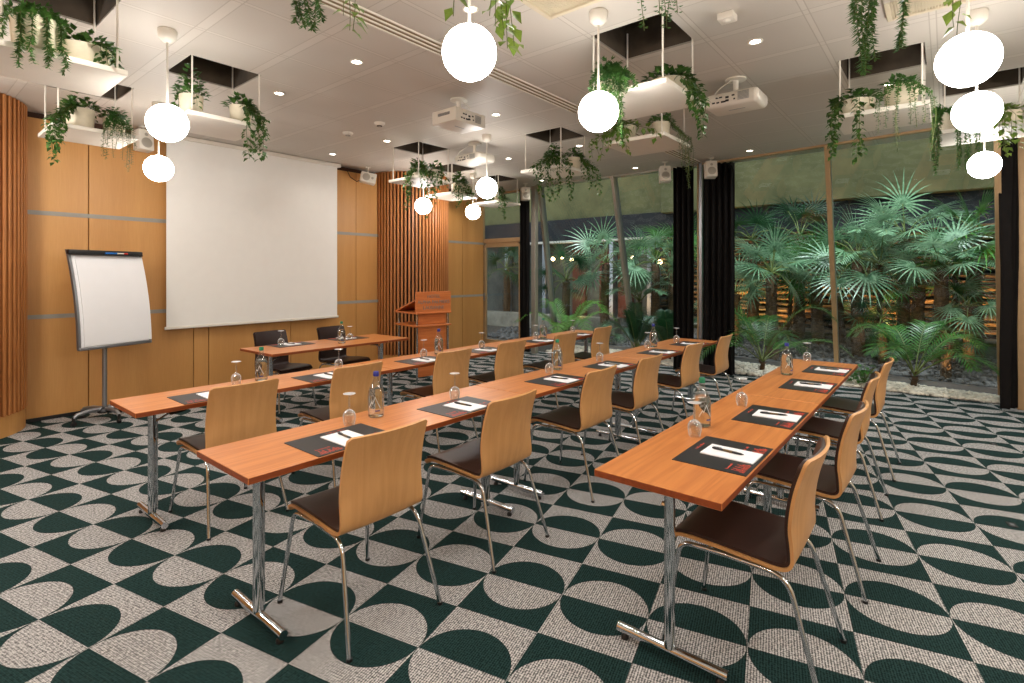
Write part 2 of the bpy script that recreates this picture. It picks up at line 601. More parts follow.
# projection wall with panels, seams, aluminium inlays
WY = 7.3
def seam_wall(name, x0, x1, y, seams, label, z1=3.15):
    bm = bmesh.new()
    xs_ = [x0] + seams + [x1]
    for a, b in zip(xs_[:-1], xs_[1:]):
        box(bm, (a + b) / 2, y + 0.03, (z1 + 0.03) / 2 + 0.003, b - a - 0.008, 0.06, z1 - 0.035, 0.003, 1, 0)
    box(bm, (x0 + x1) / 2, y + 0.08, ZC / 2, x1 - x0, 0.04, ZC, 0, mi=1)
    for z in (1.085, 2.17):
        box(bm, (x0 + x1) / 2, y + 0.012, z, x1 - x0 - 0.004, 0.03, 0.045, 0, mi=2)
    o = obj(name, bm, [M['panel'], M['seam'], M['inlay']], None, False)
    o['kind'] = 'structure'; o['label'] = label; o['category'] = 'wall'
    return o
seam_wall('wall_screen', 0.9, 5.45, WY, [1.535, 2.587, 2.763, 3.86, 4.95], 'honey wood panel wall behind the projection screen')
seam_wall('wall_lectern', 6.62, 8.25, 7.56, [7.62], 'honey wood panel wall between slatted column and glass door')
bm = bmesh.new()
box(bm, 3.2, WY - 0.006, 0.022, 4.4, 0.012, 0.035)
struct('baseboard_screen', bm, M['black'])

def slat_column(name, cx, cy, r, label, a0, a1):
    bm = bmesh.new()
    n = int(abs(a1 - a0) * r / 0.060)
    for k in range(n + 1):
        a = a0 + (a1 - a0) * k / n
        R = Matrix.Rotation(a, 4, 'Z')
        vs, fs = box(bm, 0, 0, 0, 0.045, 0.03, ZC - 0.2, 0.003, 1, 0)
        bmesh.ops.translate(bm, vec=(r - 0.025, 0, 0.2 + (ZC - 0.2) / 2 - 0.004), verts=vs)
        bmesh.ops.rotate(bm, cent=(0, 0, 0), matrix=R, verts=vs)
        bmesh.ops.translate(bm, vec=(cx, cy, 0), verts=vs)
    m = 40
    def arc(rr, z0, z1, mi):
        p = [(cx + rr * math.cos(a0 + (a1 - a0) * k / m), cy + rr * math.sin(a0 + (a1 - a0) * k / m)) for k in range(m + 1)]
        for k in range(m):
            quad(bm, [(p[k][0], p[k][1], z0), (p[k + 1][0], p[k + 1][1], z0), (p[k + 1][0], p[k + 1][1], z1), (p[k][0], p[k][1], z1)], mi)
    arc(r - 0.06, 0.18, ZC, 1)
    arc(r - 0.015, 0.0, 0.2, 2)
    p = [(cx + rr * math.cos(a0 + (a1 - a0) * k / m), cy + rr * math.sin(a0 + (a1 - a0) * k / m)) for rr in (r - 0.015,) for k in range(m + 1)]
    q = [(cx + (r - 0.06) * math.cos(a0 + (a1 - a0) * k / m), cy + (r - 0.06) * math.sin(a0 + (a1 - a0) * k / m)) for k in range(m + 1)]
    for k in range(m):
        quad(bm, [(*p[k], 0.2), (*p[k + 1], 0.2), (*q[k + 1], 0.2), (*q[k], 0.2)], 2)
    o = obj(name, bm, [M['slat'], M['slatback'], M['panel']], None, False)
    o['kind'] = 'structure'; o['label'] = label; o['category'] = 'wall'
slat_column('wall_slatted_left', 0.34, 7.3, 0.69, 'rounded wall end clad in vertical wood slats beside the flipchart', -PI * 1.02, 0.06)
slat_column('wall_slatted_lectern', 6.05, 7.33, 0.70, 'rounded wall end clad in vertical wood slats behind the lectern', -PI * 1.02, 0.35)

def flat_wall(name, pts, mat, label, z0=0.0, z1=ZC):
    bm = bmesh.new()
    (ax, ay), (bx, by) = pts
    d = Vector((bx - ax, by - ay, 0)); L = d.length; d.normalize()
    vs, fs = box(bm, L / 2, 0, (z0 + z1) / 2, L, 0.08, z1 - z0)
    bmesh.ops.rotate(bm, cent=(0, 0, 0), matrix=Matrix.Rotation(math.atan2(d.y, d.x), 4, 'Z'), verts=vs)
    bmesh.ops.translate(bm, vec=(ax, ay, 0), verts=vs)
    return struct(name, bm, mat, label=label)
M['wallpaint'] = plain('warm_wall_paint', rgb(206, 190, 164), 0.7)
flat_wall('wall_back', [(-2.5, -3.5), (-2.5, 7.5)], M['panel'], 'wood wall at the back of the room')
flat_wall('wall_right', [(-2.5, -3.5), (8.3, -3.5)], M['wallpaint'], 'painted side wall of the room')
flat_wall('wall_left_end', [(-2.5, 7.4), (-0.2, 7.4)], M['panel'], 'wood wall beyond the slatted column')
flat_wall('wall_door_side', [(8.28, -3.5), (8.28, -1.95)], M['wallpaint'], 'wall beside the far garden door')

# ------------------------------------------------------------------ facade
# bottoms of the two sloping glass bays lie further out than their tops
def facade_pt(bay, y, z):
    t = (z - 0.06) / (ZC - 0.06)
    if bay == 0:      # right bay  (-0.45 .. 2.87)
        xt = 7.77 + 0.10 * (y + 0.4); xb = 8.95 + 0.19 * (y + 0.48)
        sh = min(-0.10 + 0.105 * (y + 0.42), 2.88 - y)
        return Vector((xb + (xt - xb) * t, y + sh * (1 - t), z))
    q = (y - 2.93) / 3.1      # left bay (2.93 .. 6.1): bars rake sideways as well
    return Vector((9.5 + (8.12 - 9.5) * t, y + 0.6 * q * (1 - t), z))

def bar_along(bm, a, b, w, d, mi=0):
    """rectangular bar from a to b; w across, d in depth (x)"""
    a, b = Vector(a), Vector(b)
    ax = (b - a).normalized()
    side = ax.cross(Vector((1, 0, 0)))
    side = side.normalized() if side.length > 0.1 else Vector((0, 1, 0))
    dep = side.cross(ax).normalized()
    vs = []
    for p in (a, b):
        for s, t in ((-1, -1), (1, -1), (1, 1), (-1, 1)):
            vs.append(bm.verts.new(p + side * s * w / 2 + dep * t * d / 2))
    fs = [bm.faces.new(vs[0:4][::-1]), bm.faces.new(vs[4:8])]
    for k in range(4):
        fs.append(bm.faces.new((vs[k], vs[(k + 1) % 4], vs[4 + (k + 1) % 4], vs[4 + k])))
    for f in fs:
        f.material_index = mi

def window(name, bay, y0, y1, frame_ys, label):
    bm = bmesh.new()
    a, b, c, d = facade_pt(bay, y0, 0.06), facade_pt(bay, y1, 0.06), facade_pt(bay, y1, ZC), facade_pt(bay, y0, ZC)
    quad(bm, [a, b, c, d])
    o = obj(name, bm, M['winglass'], None, False)
    o['kind'] = 'structure'; o['label'] = label; o['category'] = 'window'
    bm = bmesh.new()
    for y in frame_ys:
        p, q = facade_pt(bay, y, 0.0), facade_pt(bay, y, ZC)
        bar_along(bm, p - Vector((0.03, 0, 0)), q - Vector((0.03, 0, 0)), 0.055, 0.07, 0)
        bar_along(bm, p + Vector((0.03, -0.012, 0)), q + Vector((0.03, -0.012, 0)), 0.03, 0.10, 1)
    p, q = facade_pt(bay, y0, 0.05), facade_pt(bay, y1, 0.05)
    bar_along(bm, p, q, 0.09, 0.09, 1)
    p, q = facade_pt(bay, y0, ZC - 0.012), facade_pt(bay, y1, ZC - 0.012)
    bar_along(bm, p, q, 0.03, 0.08, 0)
    obj('window_frame', bm, [M['bronze'] if bay == 0 else M['aluminium'], M['steel']], o, False)
    return o
window('window_1', 0, -0.45, 2.87, (-0.42, 1.2), 'tall sloping garden window with two panes')
window('window_2', 1, 2.93, 6.08, (4.42, 5.98), 'tall sloping garden window beside the glass door')

bm = bmesh.new()
box(bm, 8.1, 2.90, ZC / 2, 0.10, 0.05, ZC, 0.004, 1, 0)
box(bm, 8.07, 2.935, ZC / 2, 0.06, 0.02, ZC, 0, mi=1)
struct('trim_1', bm, [M['steel'], M['bronze']], label='metal post between the two garden windows')
bm = bmesh.new()
box(bm, 8.17, 6.15, ZC / 2, 0.10, 0.10, ZC, 0.004, 1, 0)
struct('trim_2', bm, M['aluminium'], label='metal post beside the glass door')

def door(name, x, y0, y1, label, mat):
    """glazed door in a frame with a glazed light above"""
    bm = bmesh.new()
    quad(bm, [(x + 0.01, y0 + 0.12, 0.1), (x + 0.01, y1 - 0.1, 0.1), (x + 0.01, y1 - 0.1, 2.12), (x + 0.01, y0 + 0.12, 2.12)])
    quad(bm, [(x + 0.01, y0 + 0.05, 2.27), (x + 0.01, y1 - 0.05, 2.27), (x + 0.01, y1 - 0.05, ZC), (x + 0.01, y0 + 0.05, ZC)])
    o = obj(name, bm, M['winglass'], None, False)
    o['kind'] = 'structure'; o['label'] = label; o['category'] = 'door'
    bm = bmesh.new()
    w = y1 - y0
    for y in (y0 + 0.03, y1 - 0.03):
        box(bm, x, y, ZC / 2, 0.09, 0.06, ZC, 0.004, 1)
    box(bm, x, (y0 + y1) / 2, 2.225, 0.085, w - 0.1, 0.09, 0.004, 1)
    box(bm, x, (y0 + y1) / 2, ZC - 0.02, 0.085, w - 0.1, 0.04)
    obj('door_frame', bm, mat, o, False)
    bm = bmesh.new()
    for y in (y0 + 0.10, y1 - 0.10):
        box(bm, x + 0.005, y, 1.1, 0.055, 0.07, 2.08, 0.004, 1)
    for z in (0.09, 2.135):
        box(bm, x + 0.005, (y0 + y1) / 2, z, 0.055, w - 0.26, 0.09 if z > 1 else 0.14, 0.004, 1)
    obj('door_leaf', bm, mat, o, False)
    bm = bmesh.new()
    yh = y1 - 0.1 if y0 > 0 else y0 + 0.1
    box(bm, x - 0.03, yh, 1.05, 0.012, 0.035, 0.16, 0.003, 1)
    s = -1 if y0 > 0 else 1
    tube(bm, bend((x - 0.03, yh, 1.07), (x - 0.08, yh, 1.07), (x - 0.08, yh + s * 0.12, 1.07), 0.02) , 0.008, 8)
    tube(bm, [(x - 0.03, yh, 1.07), (x - 0.06, yh, 1.07)], 0.008, 8)
    tube(bm, [(x - 0.08, yh + s * 0.02, 1.07), (x - 0.08, yh + s * 0.12, 1.07)], 0.008, 8)
    obj('door_handle', bm, M['steel'], o)
    return o
door('door_1', 8.3, 6.5, 7.66, 'glass garden door in a bronze frame beside the lectern wall', M['bronze'])
door('door_2', 8.28, -1.92, -0.62, 'glass garden door in a bronze frame beyond the sloping window', M['bronze'])

def cheek(name, pts, label):
    bm = bmesh.new()
    a = [bm.verts.new(p) for p in pts]
    b = [bm.verts.new((p[0], p[1] + 0.03, p[2])) for p in pts]
    bm.faces.new(a); bm.faces.new(b[::-1])
    for k in range(len(a)):
        bm.faces.new((a[k], a[(k + 1) % len(a)], b[(k + 1) % len(a)], b[k]))
    struct(name, bm, M['black'], label=label)
cheek('trim_3', [(8.3, -0.56, 0), (8.98, -0.56, 0), (8.98, -0.56, 0.1), (8.3, -0.56, 1.9)], 'dark side panel between sloping window and far door')
cheek('trim_4', [(8.18, 2.885, 0), (9.5, 2.885, 0), (9.5, 2.885, 0.1), (8.18, 2.885, 3.1)], 'dark side panel between the two sloping windows')

# black curtains
def curtain(name, pts, label, seed):
    rnd = random.Random(seed)
    bm = bmesh.new()
    a, b = Vector(pts[0] + (0,)), Vector(pts[1] + (0,))
    d = (b - a); L = d.length; d.normalize(); nrm = Vector((-d.y, d.x, 0))
    n = max(18, int(L / 0.006)); nz = 10
    ph = rnd.random() * 6
    for side in (0, 1):
        rows = []
        for j in range(nz + 1):
            z = 0.035 + (3.19 - 0.035) * j / nz
            row = []
            for i in range(n + 1):
                t = i / n
                wv = 0.045 * math.sin(t * L / 0.085 * 2 * PI + ph) * (0.75 + 0.25 * j / nz) + 0.008 * math.sin(t * 40 + j)
                p = a + d * (t * L) + nrm * (wv + (0.006 if side else -0.006))
                row.append(bm.verts.new((p.x, p.y, z)))
            rows.append(row)
        for j in range(nz):
            for i in range(n):
                bm.faces.new((rows[j][i], rows[j][i + 1], rows[j + 1][i + 1], rows[j + 1][i]))
        if side == 0:
            first = rows
        else:
            for i in range(n):
                bm.faces.new((first[0][i], first[0][i + 1], rows[0][i + 1], rows[0][i]))
                bm.faces.new((first[nz][i], first[nz][i + 1], rows[nz][i + 1], rows[nz][i]))
            for j in range(nz):
                for i in (0, n):
                    bm.faces.new((first[j][i], first[j + 1][i], rows[j + 1][i], rows[j][i]))
    o = obj('curtain', bm, M['curtain'], None)
    tag(o, label, 'curtain', 'black curtains at the garden windows')
curtain('curtain', ((8.0, 2.84), (8.14, 2.42)), 'gathered black curtain hanging beside the metal post at the two-pane window', 1)
curtain('curtain', ((7.98, 3.29), (8.0, 2.97)), 'gathered black curtain between metal post and the glass bay behind the middle row', 2)
curtain('curtain', ((8.06, 6.43), (8.05, 6.19)), 'black curtain hanging beside the glass door near the lectern wall', 3)
curtain('curtain', ((7.98, -0.50), (8.2, -0.585)), 'narrow black curtain between the two-pane window and the far bronze door', 4)

# ------------------------------------------------------------------ garden outside
bm = bmesh.new()
pts = []
NX, NY = 14, 30
rnd = random.Random(3)
g = [[None] * (NY + 1) for _ in range(NX + 1)]
for i in range(NX + 1):
    for j in range(NY + 1):
        x = 8.43 + (12.3 - 8.43) * i / NX
        y = -4 + 15 * j / NY
        t = max(0, min(1, (x - 9.5) / 2.2))
        z = -0.02 + 0.42 * t * t * (3 - 2 * t) * (1.0 if y < 5.5 else 0.5) + (rnd.random() - 0.5) * 0.04 * (i > 2)
        g[i][j] = bm.verts.new((x, y, z))
for i in range(NX):
    for j in range(NY):
        bm.faces.new((g[i][j], g[i + 1][j], g[i + 1][j + 1], g[i][j + 1]))
struct('ground_garden', bm, M['gravel'], smooth=True, label='gravel bank of the planted courtyard')
def ground_z(x, y):
    t = max(0, min(1, (x - 9.5) / 2.2))
    return -0.02 + 0.42 * t * t * (3 - 2 * t) * (1.0 if y < 5.5 else 0.5)

def block(name, x0, x1, y0, y1, z0, z1, mat, label):
    bm = bmesh.new()
    box(bm, (x0 + x1) / 2, (y0 + y1) / 2, (z0 + z1) / 2, x1 - x0, y1 - y0, z1 - z0, 0.01, 1)
    return struct(name, bm, mat, label=label)

# layered stone wall with real ledges
bm = bmesh.new()
rnd = random.Random(8)
NYs, zz = 60, [0.2]
while zz[-1] < 2.36:
    zz.append(zz[-1] + rnd.uniform(0.07, 0.13))
for k in range(len(zz) - 1):
    z0, z1 = zz[k], zz[k + 1]
    prev = None
    for j in range(NYs + 1):
        y = -4 + 9.2 * j / NYs
        dx = 0.10 * rnd.random()
        wob = 0.03 * math.sin(y * 2.1 + k)
        cur = [bm.verts.new(p) for p in ((12.05, y, z0 + wob), (11.9 - dx, y, z0 + wob + 0.012), (11.86 - dx, y, z1 + wob - 0.02), (12.05, y, z1 + wob - 0.005))]
        if prev:
            for q in range(3):
                bm.faces.new((prev[q], cur[q], cur[q + 1], prev[q + 1]))
        prev = cur
struct('wall_garden_stone', bm, M['stone'], smooth=False, label='layered stone wall of the planted courtyard')
block('wall_garden_band', 12.1, 12.3, -4, 5.2, 0.0, 3.0, M['blueband'], 'dark band above the stone wall')
block('wall_garden_top', 11.85, 12.3, -4, 5.2, 2.97, 5.2, M['greenwall'], 'green lit plaster band at the top of the courtyard wall')
block('trim_garden_ledge', 11.3, 11.62, -4, 5.2, 0.43, 0.47, M['concrete'], 'concrete ledge in the courtyard')
block('wall_garden_low', 11.36, 11.55, -4, 5.2, 0.0, 0.43, M['greenwall'], 'low green wall in the courtyard')
# neighbouring building seen through the other bay and the door
block('wall_neighbour_top', 12.4, 12.7, 5.2, 13, 3.05, 5.2, M['greenwall'], 'plaster band of the neighbouring facade')
block('wall_neighbour_band', 12.3, 12.6, 5.2, 13, 2.45, 3.05, M['blueband'], 'dark band of the neighbouring facade')
block('trim_neighbour_beam', 12.15, 12.4, 5.2, 13, 2.38, 2.45, M['aluminium'], 'beam of the neighbouring facade')
block('wall_neighbour_panel', 12.5, 12.6, 5.2, 13, 0.0, 2.45, M['darkfacade'], 'concrete of the neighbouring facade')
for k, y in enumerate((6.2, 6.75, 7.6)):
    block('trim_neighbour_panel_%s' % 'abc'[k], 12.36, 12.5, y, y + 0.4, 0.4, 2.2, M['redpanel'], 'red brown panel of the neighbouring facade')
for k, y in enumerate((5.6, 6.65, 8.8, 10.2)):
    block('trim_neighbour_column_%s' % 'abcd'[k], 12.2, 12.4, y, y + 0.12, 0.0, 2.45, M['steel'], 'grey column of the neighbouring facade')
block('wall_garden_parapet', 10.9, 11.2, 5.9, 12, -0.1, 0.5, M['concrete'], 'low concrete wall in the courtyard')
block('wall_garden_end', 8.6, 12.6, -4.2, -4.0, 0, 5.2, M['greenwall'], 'end wall of the courtyard')
block('wall_garden_far', 8.6, 12.8, 13.0, 13.2, 0, 5.2, M['concrete'], 'far end wall of the courtyard')

for (u, v, x, lab) in ((553, 259, 12.15, 'first of three glowing balls added as globe reflections at the slanted window'), (562, 257, 12.15, 'second of three glowing balls added as globe reflections at the slanted window'),
                      (572, 260, 12.15, 'third of three glowing balls added as globe reflections at the slanted window'), (632, 258, 12.15, 'glowing ball added as a globe reflection just past the slanted mullion'),
                      (660, 262, 11.7, 'glowing ball added as a globe reflection beside the black curtain')):
    p = ray_x(u, v, x)  # added glowing balls stand in for the room globes' reflections in the glazing
    t = thing('reflection_ball', lab, 'lamp', p, 0, 'glowing balls added as globe reflections')
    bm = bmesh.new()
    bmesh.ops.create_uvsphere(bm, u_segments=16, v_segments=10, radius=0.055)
    obj('glow_ball', bm, M['reflglow'], t)
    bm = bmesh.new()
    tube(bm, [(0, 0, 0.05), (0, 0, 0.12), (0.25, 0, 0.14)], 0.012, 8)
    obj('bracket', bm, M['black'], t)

# pebbles
def pebbles(name, n, area, zf, r0, r1, mat, label, seed):
    rnd = random.Random(seed)
    bm = bmesh.new()
    base = bmesh.new()
    bmesh.ops.create_icosphere(base, subdivisions=1, radius=1.0)
    bv = [v.co.copy() for v in base.verts]
    bf = [[v.index for v in f.verts] for f in base.faces]
    base.free()
    for _ in range(n):
        x, y = area(rnd)
        r = rnd.uniform(r0, r1)
        s = Vector((r * rnd.uniform(0.8, 1.4), r * rnd.uniform(0.8, 1.2), r * rnd.uniform(0.5, 0.8)))
        R = Matrix.Rotation(rnd.random() * 6.28, 3, 'Z') @ Matrix.Rotation((rnd.random() - .5) * 0.8, 3, 'X')
        c = Vector((x, y, zf(x, y) + r * rnd.uniform(0.1, 0.5)))
        vs = [bm.verts.new(c + R @ Vector((v.x * s.x, v.y * s.y, v.z * s.z))) for v in bv]
        for f in bf:
            bm.faces.new([vs[i] for i in f])
    o = obj(name, bm, mat, None, True, 80)
    tag(o, label, 'pebbles', None, 'stuff')
def strip(rnd):
    y = rnd.uniform(-0.5, 6.1)
    bay = 0 if y < 2.9 else 1
    return rnd.uniform(8.45, facade_pt(bay, y, 0.06).x - 0.05), y
pebbles('pebbles', 5200, strip, lambda x, y: 0.004 + 0.01 * (x - 8.4), 0.018, 0.036, M['pebble'], 'pale pebbles in the planting strip under the garden windows', 5)
pebbles('gravel', 3800, lambda r: (9.65 + 1.2 * r.random(), r.uniform(-2.5, 9.0)), ground_z, 0.02, 0.055, M['greypebble'], 'grey stones scattered over the courtyard bank outside', 6)
bm = bmesh.new()
quad(bm, [(8.42, -0.62, 0.003), (8.42, 6.7, 0.003), (9.56, 6.7, 0.012), (9.56, -0.62, 0.012)])
struct('ground_planting', bm, M['gravel'], label='bed under the pebbles')

# ------------------------------------------------------------------ palms
def leaflet(bm, p, d, up, L, w, droop=0.3, mi=0, segs=3):
    """narrow blade starting at p along d, drooping"""
    d = d.normalized()
    s = d.cross(up)
    s = s.normalized() if s.length > 1e-3 else Vector((1, 0, 0))
    prev = None
    q = p.copy()
    for i in range(segs + 1):
        t = i / segs
        ww = w * (0.5 + 1.0 * t if t < 0.4 else (1.0 - t) / 0.6 * 0.9 + 0.02)
        a = bm.verts.new(q - s * ww * 0.5)
        b = bm.verts.new(q + s * ww * 0.5)
        if prev:
            f = bm.faces.new((prev[0], prev[1], b, a))
            f.material_index = mi
        prev = (a, b)
        dd = (d + Vector((0, 0, -droop * t * 1.6))).normalized()
        q = q + dd * (L / segs)

def fan_leaf(bm, base, d, stalk, L, rnd, n=20, mi=0, ms=1):
    """fan palm leaf: stalk and a pleated fan of blades"""
    d = d.normalized()
    mid = base + d * stalk * 0.5 + Vector((0, 0, 0.03))
    end = base + d * stalk + Vector((0, 0, -0.10 * stalk))
    tube(bm, [base, mid, end], [0.012, 0.009, 0.007], 5, ms)
    dd = (end - mid).normalized()
    side = dd.cross(Vector((0, 0, 1)))
    side = side.normalized() if side.length > 0.05 else Vector((0, 1, 0))
    up = side.cross(dd).normalized()
    roll = rnd.uniform(-1.1, 1.1)
    side2 = side * math.cos(roll) + up * math.sin(roll)
    up2 = side2.cross(dd).normalized()
    for k in range(n):
        a = -2.3 + 4.6 * k / (n - 1)
        v = dd * math.cos(a) + side2 * math.sin(a)
        ll = L * (0.75 + 0.25 * math.cos(a * 0.8)) * rnd.uniform(0.9, 1.05)
        leaflet(bm, end, v, up2, ll, 0.028 * L / 0.5, 0.30 + 0.15 * rnd.random(), mi, 4)

def pinnate_leaf(bm, base, d, L, rnd, arch=0.9, n=22, wl=0.32, mi=0, ms=1, lw=0.026, droop=0.4):
    d = d.normalized()
    pts = []
    q = base.copy()
    for i in range(13):
        t = i / 12
        pts.append(q.copy())
        dd = (d + Vector((0, 0, -arch * 1.5 * t * t))).normalized()
        q = q + dd * (L / 12)
    tube(bm, pts, [0.010 * (1 - 0.75 * i / 12) for i in range(13)], 5, ms)
    for k in range(n):
        t = 0.28 + 0.72 * k / (n - 1)
        i = min(11, int(t * 12))
        fr = t * 12 - i
        p = pts[i].lerp(pts[i + 1], fr)
        ax = (pts[i + 1] - pts[i]).normalized()
        sd = ax.cross(Vector((0, 0, 1)))
        sd = sd.normalized() if sd.length > 0.05 else Vector((0, 1, 0))
        upv = sd.cross(ax).normalized()
        ll = wl * (math.sin(PI * (0.12 + 0.83 * (t - 0.28) / 0.72)) ** 0.6) * rnd.uniform(0.9, 1.1)
        for s in (-1, 1):
            v = ax * 0.75 + sd * s * 0.8 + upv * 0.15
            leaflet(bm, p, v, upv, ll, lw, droop, mi, 3)

def trunk_mesh(h, r, rnd, shag=True):
    bm = bmesh.new()
    pts, rs = [], []
    for i in range(9):
        t = i / 8
        pts.append((0.03 * math.sin(t * 3), 0.02 * math.cos(t * 2), h * t - 0.05))
        rs.append(r * (1.15 - 0.25 * t) * (1 + 0.06 * rnd.random()))
    tube(bm, pts, rs, 12)
    if shag:
        for k in range(int(70 * h / 0.6)):
            z = rnd.uniform(0.02, h)
            a = rnd.random() * 2 * PI
            p = Vector((math.cos(a), math.sin(a), 0)) * r * 0.95 + Vector((0, 0, z))
            leaflet(bm, p, Vector((math.cos(a) * 0.6, math.sin(a) * 0.6, 0.7)), Vector((0, 0, 1)), rnd.uniform(0.05, 0.10), 0.03, 0.5, 0, 2)
    return bm

def fan_palm(loc, h, L, nl, label, seed, mat='fanpalm', r=0.08, stalk=0.5):
    rnd = random.Random(seed)
    t = thing('fan_palm', label, 'palm', loc, rnd.random() * 6, 'fan palms in the courtyard')
    obj('trunk', trunk_mesh(h, r, rnd), M['trunk'], t)
    bm = bmesh.new()
    L *= 1.15; stalk *= 1.15
    for k in range(nl):
        a = 2 * PI * k / nl * 2.4 + rnd.uniform(-0.3, 0.3)
        e = -0.45 + 1.75 * (k / nl) + rnd.uniform(-0.25, 0.25)
        d = Vector((math.cos(a) * math.cos(e), math.sin(a) * math.cos(e), math.sin(e)))
        fan_leaf(bm, Vector((0, 0, h)), d, stalk * rnd.uniform(0.7, 1.15), L * rnd.uniform(0.85, 1.1), rnd)
    obj('foliage', bm, [M[mat], M['stem']], t, True, 80, fix=False)
    return t

def kentia(loc, L, nl, label, seed, mat='kentia', els=(0.5, 1.35), h=0.16, wl=0.3, arch=0.9, a_list=None, name='feather_palm'):
    rnd = random.Random(seed)
    t = thing(name, label, 'palm', loc, 0, 'feather palms in the pebble strip')
    obj('trunk', trunk_mesh(h, 0.035, rnd), M['trunk'], t)
    bm = bmesh.new()
    for k in range(nl):
        a = a_list[k] if a_list else 2 * PI * k / nl + rnd.uniform(-0.3, 0.3)
        e = els[0] + (els[1] - els[0]) * rnd.random()
        d = Vector((math.cos(a) * math.cos(e), math.sin(a) * math.cos(e), math.sin(e)))
        pinnate_leaf(bm, Vector((0, 0, h - 0.03)), d, L * rnd.uniform(0.8, 1.1), rnd, arch, 22, wl)
    obj('foliage', bm, [M[mat], M['stem']], t, True, 80, fix=False)
    return t

PALMS = [  # crown centre (y, z) on the plane x, leaf length, leaves, label
    (772, 272, 10.1, 0.52, 16, 'fan palm whose silvery star crown spreads just past the black curtain'),
    (818, 268, 10.9, 0.50, 15, 'fan palm with dark shaggy trunk behind the window mullion'),
    (752, 240, 11.0, 0.5, 12, 'fan palm high beside the black curtain under the green band'),
    (800, 236, 11.2, 0.5, 13, 'fan palm with upright bright crown touching the green band left of the mullion'),
    (858, 258, 10.5, 0.52, 15, 'fan palm with wide dark crown just past the mullion'),
    (905, 236, 11.1, 0.55, 15, 'tall arching fan palm under the dark band in the middle of the big pane'),
    (940, 268, 10.4, 0.48, 13, 'fan palm with yellow green blades in the big pane'),
    (976, 240, 10.9, 0.5, 13, 'pale blue green fan palm beside the bronze window jamb'),
    (882, 318, 10.2, 0.3, 7, 'small fan palm with warmly lit shaggy trunk below the dark crown'),
    (948, 338, 9.9, 0.3, 7, 'small fan palm with lit trunk behind the indoor feather palm'),
    (968, 306, 10.4, 0.32, 8, 'small fan palm with lit trunk beside the window jamb'),
    (606, 262, 10.4, 0.56, 17, 'big fan palm filling the pane behind the three-table rows'),
    (655, 262, 10.9, 0.52, 15, 'fan palm between the slanted mullion and the curtain'),
    (672, 250, 11.3, 0.5, 12, 'tall fan palm high behind the curtain edge'),
    (506, 268, 11.2, 0.5, 13, 'fan palm seen through the glass door'),
    (566, 280, 10.0, 0.42, 12, 'mid green fan palm next to the slanted post by the glass door'),
    (603, 338, 9.9, 0.26, 8, 'little palm with a golden lit stump trunk'),
    (735, 292, 10.7, 0.46, 12, 'fan palm with orange brown trunk half hidden by the curtain'),
    (838, 300, 11.0, 0.42, 11, 'low fan palm in front of the stone wall beside the mullion'),
    (920, 285, 10.9, 0.42, 11, 'low dark fan palm in front of the stone ledge'),
]
for k, (u, v, x, L, n, lab) in enumerate(PALMS):
    p = ray_x(u, v, x)
    gz = ground_z(x, p.y)
    fan_palm((round(p.x, 3), round(p.y, 3), gz), max(0.15, p.z - gz), L, n, lab, 40 + k,
             ['fanpalm', 'fanpalm', 'darkleaf', 'kentia'][(k * 7 + k // 3) % 4], 0.06 if L < 0.35 else 0.09, 0.25 if L < 0.35 else 0.5)

for (u, v, x, L, lab) in ((880, 262, 10.6, 1.15, 'arching feather palm high in the courtyard behind the big pane'), (955, 272, 10.8, 1.0, 'arching feather palm in the courtyard by the bronze jamb'),
                          (790, 285, 10.9, 1.0, 'arching feather palm in the courtyard beside the curtain'), (640, 300, 10.9, 1.0, 'arching feather palm in the courtyard behind the slanted mullion')):
    p = ray_x(u, v, x)
    gz = ground_z(x, p.y)
    kentia((round(p.x, 3), round(p.y, 3), gz), L, 13, lab, int(u), 'fanpalm', (0.3, 1.4), max(0.2, p.z - gz), 0.34, 0.9)
kentia((8.90, 0.33, 0.0), 1.15, 10, 'dark feather palm growing from the pebbles before the big two-pane window', 5, 'kentia', (0.55, 1.3), 0.2, 0.27, 1.15)
kentia((8.86, 2.22, 0.0), 1.4, 10, 'feather palm with long arching fronds beside the black curtain behind the two-table row', 9, 'kentia', (0.5, 1.2), 0.2, 0.28, 1.1)
kentia((8.85, 5.86, 0.0), 1.3, 9, 'bright green feather palm in the window corner next to the glass door', 12, 'kentialight', (0.6, 1.25), 0.25, 0.3, 1.1)
kentia((8.95, 4.40, 0.0), 0.8, 9, 'dark broad-bladed palm at the slanted mullion behind the middle row', 14, 'darkleaf', (0.7, 1.5), 0.15, 0.3, 0.5)
kentia((8.95, 3.78, 0.0), 0.8, 9, 'dark broad-bladed palm beside the curtain behind the middle row', 15, 'darkleaf', (0.7, 1.5), 0.15, 0.3, 0.5)

# ------------------------------------------------------------------ leaves for trailing plants
def leaf_quad(bm, p, d, up, L, w, mi=0):
    """pointed oval leaf folded a little along its mid rib"""
    d = d.normalized()
    s = d.cross(up)
    s = s.normalized() if s.length > 1e-3 else Vector((1, 0, 0))
    n_ = s.cross(d)
    a = bm.verts.new(p)
    b = bm.verts.new(p + d * L * 0.4 + s * w * 0.5 + n_ * w * 0.15)
    c = bm.verts.new(p + d * L + n_ * (-w * 0.15))
    e = bm.verts.new(p + d * L * 0.4 - s * w * 0.5 + n_ * w * 0.15)
    m_ = bm.verts.new(p + d * L * 0.45)
    for f in ((a, b, m_), (b, c, m_), (c, e, m_), (e, a, m_)):
        bm.faces.new(f).material_index = mi

def rel(angle):
    a = math.radians(angle)
    return RT * math.cos(a) + FW * math.sin(a)

